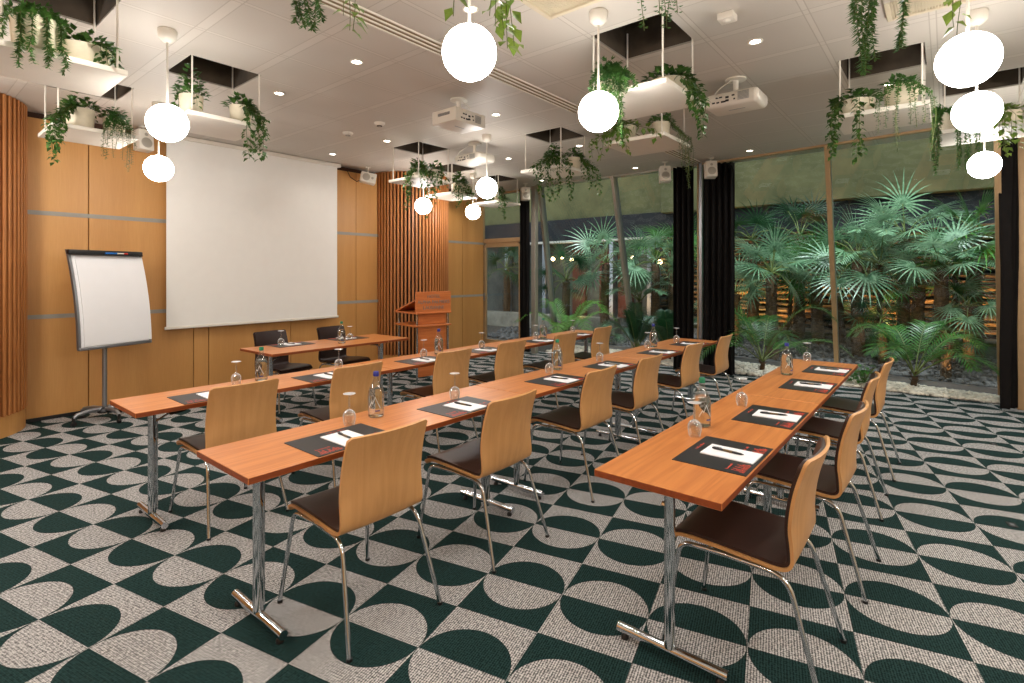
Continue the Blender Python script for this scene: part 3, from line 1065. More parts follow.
def foliage(bm, rnd, kind, rpot, zpot, edge, strands, tuft=40, tuft_h=0.10):
    """strands: (angle, length).  edge(dir) gives the distance to the shelf edge"""
    for k in range(int(tuft * {'sedum': 0.8, 'string': 0.9}.get(kind, 1.5))):
        a = rnd.random() * 2 * PI
        rr = rpot * 1.15 * math.sqrt(rnd.random())
        p = Vector((rr * math.cos(a), rr * math.sin(a), zpot + tuft_h * (1 - (rr / rpot / 1.2) ** 2) * rnd.random()))
        d = Vector((math.cos(a) + rnd.uniform(-.6, .6), math.sin(a) + rnd.uniform(-.6, .6), rnd.uniform(-0.3, 1.0)))
        if kind == 'sedum':
            for j in range(5):
                leaf_quad(bm, p, d + Vector((rnd.uniform(-.8, .8), rnd.uniform(-.8, .8), rnd.uniform(-.5, .8))), Vector((0, 0, 1)), 0.04, 0.013)
        else:
            s = rnd.uniform(0.7, 1.1) * (0.058 if kind == 'ivy' else 0.05)
            leaf_quad(bm, p, d, Vector((0, 0, 1)), s, s * 0.75)
    for q in strands:
        if len(q) == 3:
            d = Vector((q[0], q[1], 0))
            out = max(d.length, rpot + 0.02)
            d.normalize()
            L = zpot - q[2]
            hang = True
        else:
            ang, L = q
            d = rel(ang + rnd.uniform(-9, 9))
            hang = False
            out = rpot + 0.02
        top = zpot + rnd.uniform(0.01, 0.06)
        pts = [Vector((0, 0, zpot - 0.01)) + d * rpot * 0.3, Vector((0, 0, top)) + d * rpot * 0.75, Vector((0, 0, zpot - 0.01)) + d * (rpot + 0.02)]
        if hang:
            if out > rpot + 0.05:
                pts.append(Vector((0, 0, max(0.05, zpot * 0.45))) + d * (rpot + 0.04 + (out - rpot) * 0.5))
            zb = zpot - L
            nseg = max(2, int(L / 0.06))
            sx = Vector((rnd.uniform(-1, 1), rnd.uniform(-1, 1), 0)) * 0.012
            z0 = 0.03
            for i in range(nseg + 1):
                t = i / nseg
                pts.append(Vector((0, 0, z0 + (zb - z0) * t)) + d * (out + 0.02 * math.sin(t * 2.2)) + sx * math.sin(t * 4))
        else:
            pts.append(Vector((0, 0, zpot - L)) + d * (rpot + 0.03))
        tube(bm, pts, 0.0018, 4, 1)
        # leaves along the strand
        step = {'ivy': 0.013, 'sedum': 0.0065, 'vine': 0.024, 'string': 0.0065}[kind]
        acc = 0
        for i in range(len(pts) - 1):
            a, b = pts[i], pts[i + 1]
            seg = (b - a).length
            m_ = max(1, int(seg / step))
            ax = (b - a).normalized()
            for q in range(m_):
                p = a.lerp(b, (q + rnd.random()) / m_)
                th = rnd.random() * 2 * PI
                u_, v_ = frame_axes(ax)
                rad = u_ * math.cos(th) + v_ * math.sin(th)
                if kind == 'sedum':
                    for w in range(3):
                        th = rnd.random() * 2 * PI
                        rad = u_ * math.cos(th) + v_ * math.sin(th)
                        leaf_quad(bm, p, rad + ax * 0.55, ax, rnd.uniform(0.026, 0.036), 0.011)
                elif kind == 'string':
                    leaf_quad(bm, p + rad * 0.004, rad + ax * 0.2, ax, rnd.uniform(0.015, 0.023), 0.013)
                else:
                    s = rnd.uniform(0.7, 1.2) * (0.048 if kind == 'ivy' else 0.058)
                    leaf_quad(bm, p + rad * 0.008, rad + Vector((0, 0, -0.7)), rad, s, s * 0.72)

SH_Z = 2.79
HB = 0.302
def hanging_shelf(cx, cy, label):
    t = thing('hanging_shelf', label, 'shelf', (cx, cy, SH_Z - 0.035), 0, 'hanging planter shelves')
    bm = bmesh.new()
    box(bm, 0, 0, 0.0175, 2 * HB, 2 * HB, 0.035, 0.003, 1)
    obj('board', bm, M['white'], t, False)
    for sx in (-1, 1):
        for sy in (-1, 1):
            bm = bmesh.new()
            tube(bm, [(sx * 0.258, sy * 0.258, 0.03), (sx * 0.258, sy * 0.258, ZC - SH_Z + 0.035 + 0.2)], 0.0065, 8)
            obj('rod', bm, M['white'], t)
    return t

def potted(cx, cy, px, py, kind, strands, label, seed, low=False, mat=None, tuft=40, th=0.10, big=1.0):
    rnd = random.Random(seed)
    t = thing('potted_plant', label, 'plant', (px, py, SH_Z), 0, 'trailing plants on hanging shelves')
    rp, hp = (0.135, 0.11) if low else (0.085 * big, 0.15 * min(big, 1.15))
    bm = bmesh.new()
    lathe(bm, [(0, 0), (rp * 0.86, 0), (rp * 0.9, 0.006), (rp, hp - 0.01), (rp, hp), (rp - 0.008, hp), (rp - 0.01, hp - 0.02), (0, hp - 0.02)], 28)
    obj('pot', bm, M['pot'], t)
    bm = bmesh.new()
    lathe(bm, [(0, hp - 0.012), (rp - 0.0095, hp - 0.016)], 20)
    obj('soil', bm, M['soil'], t)
    def edge(d):
        ex = ((HB if d.x > 0 else -HB) - (px - cx)) / d.x if abs(d.x) > 1e-4 else 9
        ey = ((HB if d.y > 0 else -HB) - (py - cy)) / d.y if abs(d.y) > 1e-4 else 9
        return min(ex, ey)
    bm = bmesh.new()
    foliage(bm, rnd, kind, rp, hp, edge, strands, tuft, th)
    obj('foliage', bm, [M[mat or {'ivy': 'ivy', 'sedum': 'sedum', 'vine': 'vine', 'string': 'sedum'}[kind]], M['stem']], t, True, 80, fix=False)
    return t

SHELF = {
 1: 'large white hanging shelf above the flipchart side holding a sedum pot and a low bowl',
 2: 'white hanging shelf in front of the honey wood wall by the slatted column',
 3: 'white hanging shelf in front of the projection screen corner',
 4: 'white hanging shelf beside the wide ceiling vent, upper of two in line',
 5: 'white hanging shelf above the two-table row near the window mullion',
 6: 'white hanging shelf behind the stacked globe lamps by the bronze jamb',
 7: 'white hanging shelf over the speakers table with a globe beneath it',
 8: 'white hanging shelf just before the lectern slatted column',
 9: 'white hanging shelf in front of the glass door',
 10: 'white hanging shelf in front of the slanted bay window',
 11: 'white hanging shelf lower of two in line before the black curtains',
 12: 'white hanging shelf out of view above the two-table row front',
 13: 'white hanging shelf out of view above the middle row front',
 14: 'white hanging shelf out of view between the two front globes'}
for k, (cx, cy) in enumerate(OPEN):
    if k == 11 or k == 12 or k == 13:
        pass
    hanging_shelf(cx, cy, SHELF[k + 1])

C_ = {k + 1: c for k, c in enumerate(OPEN)}
def hang_at(cx, cy, u, v, far=False):
    """where a strand seen at column u in the photo hangs: just outside the shelf edge; returns x, y and the height of its tip"""
    d = FW + RT * ((u - 512) / F)
    e = HB + 0.03
    t0, t1 = -1e9, 1e9
    for c, q in ((cx, d.x), (cy, d.y)):
        a, b = (c - e) / q, (c + e) / q
        t0, t1 = max(t0, min(a, b)), min(t1, max(a, b))
    if t0 > t1:
        t0 = t1 = (cx * FW.x + cy * FW.y)
    w_ = t1 if far else t0
    return d.x * w_, d.y * w_, H + (CYH - v) / F * w_
def P(s, px, py, kind, strands, label, low=False, far=False, **kw):
    cx, cy = C_[s]
    st = []
    for q in strands:
        if q[0] == 'a':
            st.append((q[1], q[2]))
        else:
            x, y, z = hang_at(cx, cy, q[0], q[1], far)
            st.append((x - px, y - py, z - SH_Z))
    potted(cx, cy, px, py, kind, st, label, 100 + s * 7 + int(px * 50) + int(py * 90), low, **kw)
# strands: (u, v) of the tip in the photo, or ('a', angle, length) close to the pot (0 image right, 90 away, 180 image left)
P(1, 0.60, 3.98, 'sedum', [(22, 68), (21, 60), (33, 64), (45, 69), (44, 62), (62, 73), (61, 64), (3, 36), ('a', 10, .06), ('a', 200, .06)],
  'spiky sedum in a tall cream pot trailing over the flipchart-side shelf', tuft=80, th=0.10, big=1.35)
P(1, 0.83, 4.05, 'ivy', [('a', 20, .10), ('a', 0, .1), ('a', 340, .1), ('a', 40, .1), ('a', 10, .1), ('a', 60, .08)], 'low cream bowl of dark ivy on the flipchart-side shelf', True, tuft=70)
P(2, 1.17, 5.83, 'ivy', [(55, 163), (58, 158), (61, 150), (53, 150), (57, 142), (63, 140), (50, 140), ('a', 170, .08), ('a', 90, .06), ('a', 200, .08)], 'broad-leaved ivy cascading off the shelf by the slatted column', tuft=90, th=0.16, big=1.2)
P(2, 1.42, 5.86, 'string', [(104, 157), (107, 160), (113, 158), (116, 150), (122, 160), (126, 168), (128, 172), (130, 165), (110, 140), (119, 140), (133, 150), (106, 145)], 'string plant hanging in a thick curtain off the shelf by the wood wall', tuft=150, th=0.12)
P(3, 1.62, 4.62, 'ivy', [('a', 180, .10), ('a', 150, .1), ('a', 200, .1), ('a', 330, .1)], 'bushy ivy beside a globe lamp on the shelf before the screen', tuft=80, th=0.24)
P(3, 1.99, 4.60, 'ivy', [(258, 160), (261, 157), (256, 152), (249, 159), (247, 155), (263, 140), (260, 128), (265, 120), (258, 115)], 'ivy with a long tail on the shelf before the projection screen', tuft=60)
P(4, 3.36, 1.86, 'sedum', [(620, 145), (621, 138), (614, 98), (609, 96), (603, 94), (596, 93), (626, 92), (634, 88), (592, 90), (618, 112), (606, 90)], 'spiky sedum trailing beside the globe lamp on the ceiling-vent shelf', tuft=70, th=0.10, big=1.2)
P(4, 3.62, 1.53, 'ivy', [(700, 138), (698, 128), (702, 118), (692, 118), (690, 108), (696, 112), (703, 104), (686, 96), (699, 100)], 'low cream bowl of ivy spilling at the corner beside the white projector', True, tuft=110, th=0.12)
P(5, 4.99, 0.56, 'ivy', [(834, 157), (836, 148), (838, 138), (832, 140), (857, 163), (860, 154), ('a', 170, .1), ('a', 150, .1), ('a', 270, .08)], 'low cream bowl of dark ivy on the shelf above the two-table row', True, tuft=100)
P(5, 5.02, 0.27, 'string', [(880, 134), (887, 128), (897, 152), (898, 140), (910, 125), (915, 128), (923, 124), (930, 150), (932, 140), (877, 116)], 'fine string plant veiling its white pot on the shelf above the two-table row', tuft=90, th=0.08, big=1.3)
P(6, 6.05, 0.02, 'sedum', [(936, 175), (938, 168), (934, 160), (958, 170), (957, 164), (964, 170), (967, 160), (976, 163), (974, 150), (940, 150)], 'long spiky sedum ropes behind the stacked globe lamps', tuft=70)
P(6, 6.15, -0.36, 'vine', [(1005, 157), (1003, 150), (1010, 146), (1016, 149), (999, 146), ('a', 180, .06), ('a', 0, .1)], 'low bowl of pale vine on the shelf by the bronze jamb', True, tuft=100)
P(7, 4.66, 5.45, 'ivy', [(408, 210), (409, 202), (411, 196), (406, 190), (422, 190), (427, 219), (430, 214), (434, 203), (433, 196), (438, 190)], 'ivy in a cream pot dangling over the speakers table', tuft=90, th=0.16)
P(7, 4.88, 5.36, 'ivy', [(446, 188), (440, 186), ('a', 320, .1), ('a', 0, .08)], 'ivy on the far corner of the shelf over the speakers table', tuft=70, th=0.12)
P(8, 5.93, 5.96, 'ivy', [(458, 208), (460, 202), (463, 200), (467, 206), (470, 198), (455, 198), (472, 192), (465, 194)], 'dense ivy leaning off the shelf before the lectern column', tuft=170, th=0.2, big=1.2)
P(9, 7.0, 6.05, 'ivy', [(504, 219), (503, 212), (500, 210), (506, 205), (508, 198), (497, 203)], 'ivy tail on the shelf before the glass door', tuft=70, th=0.14)
P(10, 5.27, 3.68, 'ivy', [(533, 171), (537, 180), (542, 197), (540, 190), (549, 201), (551, 195), (557, 201), (560, 190), (570, 200), (568, 188), (546, 180)], 'loose ivy arching off the shelf at the slanted bay window', tuft=110, th=0.18)
P(10, 5.44, 3.50, 'ivy', [(589, 188), (587, 180), (598, 194), (595, 186), (592, 176), (586, 170), (583, 178)], 'ivy with white pot and long tails near the reflected globe', tuft=70, th=0.14)
P(11, 4.60, 2.36, 'vine', [(592, 150), (594, 158), (603, 161), (600, 155), (610, 150), (627, 155), (625, 148), (655, 139), (618, 146)], 'pale vine trailing below the globe lamp on the lower shelf', tuft=60)
P(11, 4.70, 2.06, 'string', [(687, 188), (686, 180), (680, 168), (690, 152), (684, 172), (683, 160), (678, 156), (688, 164), (691, 170), (681, 150)], 'string plant tail hanging before the black curtain on the lower shelf', tuft=110, th=0.12)
P(12, 2.74, 0.10, 'sedum', [(871, 72), (868, 58), (863, 72), (876, 56), (873, 40), (858, 24)], 'thick spiky sedum rope hanging into the top of the view before the ribbed vent', far=True, tuft=50, big=1.25)
P(12, 2.76, -0.08, 'sedum', [(904, 49), (906, 44)], 'single spiky sedum rope beside the ribbed vent', far=True, tuft=40)
P(12, 2.74, -0.26, 'vine', [(962, 36), (957, 26)], 'sparse pale vine by the upper globe lamp stem', far=True, tuft=24)
P(13, 0.86, 2.06, 'sedum', [(294, 20), (300, 24), (308, 28), (304, 22), (317, 17), (312, 24), (297, 14)], 'spiky sedum tips peeking in over the long ceiling slot', far=True, tuft=40, big=1.2)
P(13, 1.06, 1.92, 'vine', [(350, 30), (346, 28), (340, 14)], 'pale vine sprig beside the long ceiling slot', far=True, tuft=24)
P(14, 1.5, 1.18, 'vine', [(508, 47), (513, 44), (504, 34), (498, 24), (494, 14), (460, 16)], 'bright pale vine above the big front globe lamp', far=True, tuft=36)
P(14, 1.76, 0.92, 'string', [(641, 29), (662, 27), (665, 20), (656, 14), (672, 12)], 'fine string plant tips before the ceiling opening', far=True, tuft=40)

# small leafy plant in the pebbles by the last chair
rnd = random.Random(77)
t = thing('leafy_plant', 'small leafy green plant in the pebbles behind the last two-table-row chair', 'plant', (8.72, 0.88, 0.0))
bm = bmesh.new()
for k in range(9):
    a = k * 0.7
    tube(bm, [(0, 0, 0), (0.05 * math.cos(a), 0.05 * math.sin(a), 0.14), (0.14 * math.cos(a), 0.14 * math.sin(a), 0.2 + 0.1 * rnd.random())], 0.004, 5)
obj('stems', bm, M['stem'], t)
bm = bmesh.new()
for k in range(150):
    a = rnd.random() * 2 * PI; rr = 0.2 * math.sqrt(rnd.random())
    p = Vector((rr * math.cos(a), rr * math.sin(a), 0.06 + 0.28 * rnd.random() * (1.1 - rr / 0.22)))
    leaf_quad(bm, p, Vector((math.cos(a), math.sin(a), rnd.uniform(-0.3, 0.6))), Vector((0, 0, 1)), 0.075, 0.055)
obj('foliage', bm, M['kentia'], t, True, 80, fix=False)

# ------------------------------------------------------------------ ceiling fittings
def make_globe():
    t = thing('pendant_lamp', '', 'lamp', (0, 0, 0), 0, 'white globe pendant lamps')
    bm = bmesh.new()
    lathe(bm, [(0, 0), (0.055, 0), (0.06, -0.01), (0.055, -0.06), (0.03, -0.085), (0, -0.09)], 24)
    obj('canopy', bm, M['white'], t)
    bm = bmesh.new()
    tube(bm, [(0, 0, -0.08), (0, 0, -0.53)], 0.007, 8)
    obj('stem', bm, M['white'], t)
    bm = bmesh.new()
    bmesh.ops.create_uvsphere(bm, u_segments=40, v_segments=24, radius=0.128)
    bmesh.ops.translate(bm, vec=(0, 0, 2.575 - ZC), verts=bm.verts[:])
    obj('globe', bm, M['globe'], t)
    return t
GP = Proto(make_globe())
for x, y, lab in [
    (1.80, 1.74, 'big white globe lamp over the front of the middle row, largest in view'),
    (2.98, 1.73, 'white globe lamp beside the ceiling-vent shelf with sedum'),
    (4.76, 4.31, 'white globe lamp under the far projector, above the screen-side row'),
    (5.40, 6.20, 'white globe lamp directly beneath the shelf over the speakers table'),
    (6.45, 6.15, 'white globe lamp before the pale panel beside the slatted column'),
    (1.31, 4.16, 'white globe lamp before the screen corner, upper of the pair by the wood wall'),
    (1.82, 6.02, 'white globe lamp close to the wood wall, lower of the pair by the screen'),
    (3.40, -0.08, 'white globe lamp highest of the three stacked at the bronze jamb'),
    (4.53, -0.15, 'white globe lamp in the middle of the three stacked at the bronze jamb'),
    (6.78, -0.28, 'white globe lamp lowest of the three stacked at the bronze jamb')]:
    GP.place((x, y, ZC), 0, lab)

def make_downlight():
    t = thing('downlight', '', 'downlight', (0, 0, 0), 0, 'small round ceiling downlights')
    bm = bmesh.new()
    lathe(bm, [(0.036, -0.001), (0.052, -0.001), (0.052, -0.006), (0.046, -0.009), (0.036, -0.005)], 24, closed=True)
    obj('trim_ring', bm, M['white'], t)
    bm = bmesh.new()
    lathe(bm, [(0, -0.003), (0.037, -0.003)], 20)
    obj('lamp', bm, M['lamp'], t)
    return t
DP = Proto(make_downlight())
DL = [(2.46, 3.62, 'downlight beside the long ceiling slot'), (2.43, 4.81, 'downlight next to the opening before the screen'),
      (4.17, 5.48, 'downlight between ceiling detectors and the speakers table shelf'), (4.14, 6.67, 'downlight at the top corner of the projection screen'),
      (2.43, 2.34, 'downlight above the big front globe lamp'), (4.21, 3.68, 'downlight beside the first projector'),
      (5.93, 3.73, 'downlight beside the opening of the bay window shelf'), (5.93, 4.94, 'downlight between far projector and bay window shelf'),
      (7.73, 3.82, 'downlight over the slanted bay window head'), (4.08, 1.07, 'downlight between ceiling box detector and the rounded projector'),
      (5.75, 0.39, 'downlight behind the string plant above the two-table row'), (7.65, 2.08, 'downlight over the head of the two-pane window'),
      (7.70, 5.63, 'downlight near the black curtain by the glass door')]
for x, y, lab in DL:
    DP.place((x, y, ZC), 0, lab)
SPOTS = [(a, b) for a, b, _ in DL] + [(0.7, 2.4), (0.7, 0.6), (2.4, 0.9), (2.4, -0.6), (4.1, -0.9), (5.8, -1.2), (7.5, 0.3), (0.7, -1.5), (0.7, 3.6),
                                      (0.75, 5.2), (2.44, 6.3), (-1.0, 1.0), (-1.0, 4.0), (5.9, 2.2), (4.1, -2.5), (6.0, 6.3), (7.3, 7.0), (-0.9, 6.2), (7.3, -1.5)]
for k, (x, y) in enumerate(SPOTS):
    ld = bpy.data.lights.new('downlight_beam', 'SPOT')
    ld.energy = 9.0 if (x, y) in ((4.14, 6.67), (2.44, 6.3)) else 30.0
    ld.color = (1.0, 0.945, 0.87)
    ld.spot_size = math.radians(128)
    ld.spot_blend = 0.9
    ld.shadow_soft_size = 0.05
    lo = bpy.data.objects.new('downlight_beam', ld)
    COL.objects.link(lo)
    lo.location = (x, y, ZC - 0.02)

# projectors
def projector(x, y, z, w, d, h, rnd_c, label, rz=0.0):
    t = thing('projector', label, 'projector', (x, y, ZC), rz, 'white ceiling projectors')
    zb = z - ZC
    bm = bmesh.new()
    box(bm, 0, 0, zb + h / 2, w, d, h, rnd_c, 4)
    obj('housing', bm, M['plastic'], t, ang=60)
    bm = bmesh.new()
    lathe(bm, [(0, 0), (0.085, 0), (0.085, -0.012), (0.03, -0.02), (0.022, -0.03), (0.022, zb + h), (0, zb + h)], 20)
    box(bm, 0, 0, zb + h + 0.006, 0.2, 0.16, 0.014, 0.003, 1)
    obj('ceiling_mount', bm, M['white'], t)
    bm = bmesh.new()   # connector panel towards -Y
    y0 = -d / 2 - 0.0015
    for (cx, cz, sx, sz) in [(-0.30, .30, .05, .10), (-0.22, .28, .05, .10), (-0.12, .28, .08, .12), (-0.2, .62, .12, .1), (-0.05, .55, .06, .14), (-0.05, .32, .06, .14),
                             (0.06, .62, .05, .1), (0.08, .35, .03, .1)]:
        box(bm, cx * w, y0, zb + cz * h, sx * w, 0.004, sz * h)
    obj('sockets', bm, M['black'], t, False)
    bm = bmesh.new()
    for k in range(7):
        box(bm, 0.24 * w, y0, zb + h * (0.25 + 0.085 * k), 0.2 * w, 0.004, h * 0.04)
        box(bm, -w / 2 - 0.001, -0.02 * d, zb + h * 0.62 + 0.004 * (k - 3), 0.004, 0.5 * d, 0.002)
    box(bm, 0.02 * w, 0, zb - 0.0005, 0.3 * w, 0.012, 0.002)
    obj('vent_slots', bm, M['steel'], t, False)
    bm = bmesh.new()
    tube(bm, [(-0.18 * w, d / 2 - 0.02, zb + h * 0.5), (-0.18 * w, d / 2 + 0.03, zb + h * 0.5)], 0.04, 20)
    obj('lens', bm, M['black'], t)
    bm = bmesh.new()
    tube(bm, [(-0.2 * w, -d / 2, zb + 0.6 * h), (-0.24 * w, -d / 2 - 0.05, zb + 0.75 * h), (-0.16 * w, -d / 2 - 0.05, zb + h + 0.01), (-0.03, -0.05, -0.02)], 0.004, 6)
    obj('cable', bm, M['white'], t)
projector(3.63, 3.65, 2.955, 0.41, 0.32, 0.125, 0.008, 'boxy white projector hanging by the long ceiling slot')
projector(4.98, 4.72, 2.96, 0.45, 0.32, 0.11, 0.04, 'white projector farther back, above the globe near the screen-side row', -PI / 2)
projector(4.77, 1.41, 2.96, 0.45, 0.33, 0.12, 0.045, 'rounded white projector beside the ivy corner above the two-table row', -PI / 2)

def speaker(x, y, z, rz, tilt, label, roll=0.0):
    t = thing('speaker', label, 'speaker', (x, y, ZC), rz, 'white wall speakers near the ceiling')
    zb = z - ZC
    R = Matrix.Rotation(tilt, 3, 'X') @ Matrix.Rotation(roll, 3, 'Y')
    def pt(p):
        return R @ Vector(p) + Vector((0, 0, zb))
    bm = bmesh.new()
    vs, fs = box(bm, 0, 0, 0, 0.16, 0.14, 0.235, 0.012, 2)
    for v in bm.verts:
        v.co = pt(v.co)
    obj('cabinet', bm, M['plastic'], t)
    bm = bmesh.new()
    lathe(bm, [(0, 0.004), (0.03, 0.006), (0.055, 0.001), (0.058, 0)], 24)
    bmesh.ops.rotate(bm, cent=(0, 0, 0), matrix=Matrix.Rotation(PI / 2, 3, 'X'), verts=bm.verts[:])
    for v in bm.verts:
        v.co = pt(v.co + Vector((0, -0.0705, -0.035)))
    obj('woofer', bm, M['aluminium'], t)
    bm = bmesh.new()
    lathe(bm, [(0, 0.003), (0.018, 0.003), (0.02, 0)], 16)
    bmesh.ops.rotate(bm, cent=(0, 0, 0), matrix=Matrix.Rotation(PI / 2, 3, 'X'), verts=bm.verts[:])
    for v in bm.verts:
        v.co = pt(v.co + Vector((0, -0.0705, 0.06)))
    obj('tweeter', bm, M['aluminium'], t)
    bm = bmesh.new()
    box(bm, 0, 0, -0.006, 0.08, 0.08, 0.012, 0.003, 1)
    tube(bm, [(0, 0, -0.01), (0, 0.02, zb * 0.5), Vector((0, 0.02, zb + 0.06))], 0.011, 8)
    obj('bracket', bm, M['plastic'], t)
    return t
t = speaker(5.0, 7.05, 3.04, -0.5, -0.1, 'white speaker turned on its side at the wood wall between screen and slatted column', 1.75)
bm = bmesh.new()
tube(bm, [(-0.05, 0.08, -0.17), (-0.16, 0.12, -0.22), (-0.26, 0.1, -0.16), (-0.3, 0.12, -0.07)], 0.006, 6)
obj('cable', bm, M['black'], t)
speaker(2.0, 7.12, 3.06, 0.2, -0.1, 'white speaker at the wood wall, half hidden behind the upper globe lamp by the screen')
speaker(7.80, 2.66, 3.05, -0.98, -0.18, 'white speaker in front of the black curtain at the two-pane window')
speaker(7.62, 3.28, 3.03, -0.98, -0.18, 'white speaker in front of the bay window glass beside the curtain')
speaker(7.75, 6.05, 3.02, -0.7, -0.1, 'white speaker by the curtain at the glass door')

# detectors, slot diffuser, vents
for x, y, lab in [(3.62, 4.89, 'round smoke detector with a dark centre between projector and screen'), (3.63, 5.52, 'plain round smoke detector closer to the screen')]:
    t = thing('smoke_detector', lab, 'detector', (x, y, ZC), 0, 'round ceiling detectors')
    bm = bmesh.new()
    lathe(bm, [(0, 0), (0.06, 0), (0.06, -0.012), (0.045, -0.03), (0.02, -0.036), (0, -0.036)], 24)
    obj('housing', bm, M['plastic'], t)
    bm = bmesh.new()
    lathe(bm, [(0.018, -0.0365), (0.03, -0.034), (0.032, -0.038), (0.018, -0.040)], 20, closed=True)
    obj('sensor_ring', bm, M['black'] if 'dark' in lab else M['steel'], t)
t = thing('motion_sensor', 'small square white box on the ceiling next to the wide opening', 'sensor', (3.54, 1.10, ZC))
bm = bmesh.new(); box(bm, 0, 0, -0.022, 0.10, 0.10, 0.044, 0.006, 2); obj('housing', bm, M['plastic'], t)
bm = bmesh.new(); lathe(bm, [(0, -0.052), (0.022, -0.05), (0.03, -0.0435)], 16); obj('lens', bm, M['white'], t)

t = thing('slot_diffuser', 'long slotted air diffuser running along the ceiling', 'air vent', (3.4, 2.93, ZC))
bm = bmesh.new()
for k in range(4):
    box(bm, 0, -0.075 + 0.05 * k, -0.006, 9.2, 0.012, 0.012, 0.002, 1)
obj('rails', bm, M['white'], t, False)
bm = bmesh.new()
box(bm, 0, 0, -0.0015, 9.2, 0.15, 0.002)
obj('slots', bm, M['slot'], t, False)

def vent(cx, cy, label, ribs):
    t = thing('ceiling_vent', label, 'air vent', (cx, cy, ZC), 0, 'square ceiling air vents')
    bm = bmesh.new()
    for sx, sy, lx, ly in ((0, -1, .6, .03), (0, 1, .6, .03), (-1, 0, .03, .54), (1, 0, .03, .54)):
        box(bm, sx * 0.285, sy * 0.285, -0.014, lx, ly, 0.028, 0.003, 1)
    obj('frame', bm, M['vent'], t, False)
    bm = bmesh.new()
    box(bm, 0, 0, -0.006, 0.54, 0.54, 0.008)
    if ribs:
        for k in range(36):
            box(bm, 0, -0.262 + k * 0.015, -0.015, 0.54, 0.007, 0.012)
    else:
        for k in range(26):
            for j in range(2):
                (box(bm, -0.26 + k * 0.0208, 0, -0.0115, 0.008, 0.54, 0.003) if j else box(bm, 0, -0.26 + k * 0.0208, -0.0125, 0.54, 0.008, 0.003))
    obj('grille', bm, M['vent'], t, False)
vent(2.53, 1.71, 'cream square perforated vent at the top of the view beside the front globe', False)
vent(3.97, 0.0, 'cream square ribbed vent at the top behind the spiky sedum ropes', True)

for (x, y, lab) in ((6.43, -0.33, 'small metal floor plate on the carpet closer to the far bronze door'), (4.43, -0.31, 'small metal floor plate on the carpet beside the two-table row chairs')):
    t = thing('floor_plate', lab, 'floor plate', (x, y, 0), 0.2, 'metal floor plates in the carpet')
    bm = bmesh.new(); box(bm, 0, 0, 0.0015, 0.07, 0.045, 0.003, 0.001, 1); obj('plate', bm, M['black'], t, False)
    bm = bmesh.new(); box(bm, 0, 0, 0.0032, 0.03, 0.02, 0.001); obj('lid', bm, M['steel'], t, False)

# ------------------------------------------------------------------ projection screen, lectern, flipchart
t = thing('projection_screen', 'large white pull-down projection screen on the wood wall', 'screen', (3.40, 7.2, 0.87))
bm = bmesh.new(); box(bm, 0, 0, (ZC - 0.90) / 2 + 0.02, 2.29, 0.006, ZC - 0.90); obj('cloth', bm, M['screen'], t, False)
bm = bmesh.new(); box(bm, 0, 0, 0.012, 2.33, 0.03, 0.035, 0.008, 2); obj('bottom_bar', bm, M['white'], t)
bm = bmesh.new(); box(bm, 0, 0.02, ZC - 0.87 - 0.03, 2.4, 0.09, 0.05, 0.006, 1); obj('casing', bm, M['white'], t)

def frame_xy(lat, dep):
    p = RT * lat + FW * dep
    return p
nc = frame_xy(-1.313, 7.29)
tv = (RT * 0.417 + FW * 0.351).normalized()
ang = math.atan2(tv.y, tv.x)
# local x along the sign, local y towards the speaker's side
LE = thing('lectern', 'orange wood lectern on chrome posts with grey lettering on its sign', 'lectern', (nc.x, nc.y, 0), ang)
W_, D_ = 0.545, 0.60
bm = bmesh.new(); box(bm, W_ / 2, 0.012, 1.14, W_ + 0.03, 0.022, 0.29, 0.002, 1); obj('sign_panel', bm, M['lectern'], LE, False)
for k, (txt, z) in enumerate((('HOTEL', 1.215), ('ALPHA PALMIERS', 1.137), ('LAUSANNE', 1.058))):
    cu = bpy.data.curves.new('lettering', 'FONT')
    cu.body = txt
    cu.align_x = 'CENTER'; cu.align_y = 'CENTER'
    cu.size = 0.066
    cu.extrude = 0.002
    cu.space_character = 1.05
    cu.materials.append(M['lettering'])
    tmp = bpy.data.objects.new('lettering', cu)
    me = bpy.data.meshes.new_from_object(tmp)
    bpy.data.objects.remove(tmp)
    o = bpy.data.objects.new('lettering', me)
    COL.objects.link(o)
    o.parent = LE
    o.location = (W_ / 2, -0.002, z)
    o.rotation_euler = (PI / 2, 0, 0)
for (x, y) in ((0.02, 0.03), (W_ - 0.02, 0.03), (0.02, D_ - 0.04), (W_ - 0.02, D_ - 0.04)):
    bm = bmesh.new(); tube(bm, [(x, y, 0), (x, y, 0.98)], 0.014, 12); obj('post', bm, M['chrome'], LE)
for z in (0.805, 0.985):
    bm = bmesh.new(); box(bm, W_ / 2, D_ / 2, z, W_ + 0.04, D_ + 0.02, 0.024, 0.003, 1); obj('shelf', bm, M['lectern'], LE, False)
bm = bmesh.new()
a_ = math.atan2(0.17, 0.55)
box(bm, W_ / 2, 0.30, 1.085, W_ + 0.02, 0.60, 0.022, 0.003, 1, 0, Matrix.Rotation(0, 3, 'X'))
for v in bm.verts:
    v.co.z += (0.30 - v.co.y) * 0.31
obj('desk_top', bm, M['lectern'], LE, False)
bm = bmesh.new(); box(bm, W_ / 2, 0.06, 0.895, W_ - 0.08, 0.018, 0.15, 0.002, 1); obj('upper_panel', bm, M['lectern'], LE, False)
bm = bmesh.new(); box(bm, W_ / 2, 0.06, 0.44, W_ - 0.08, 0.018, 0.70, 0.002, 1); obj('front_panel', bm, M['lectern'], LE, False)

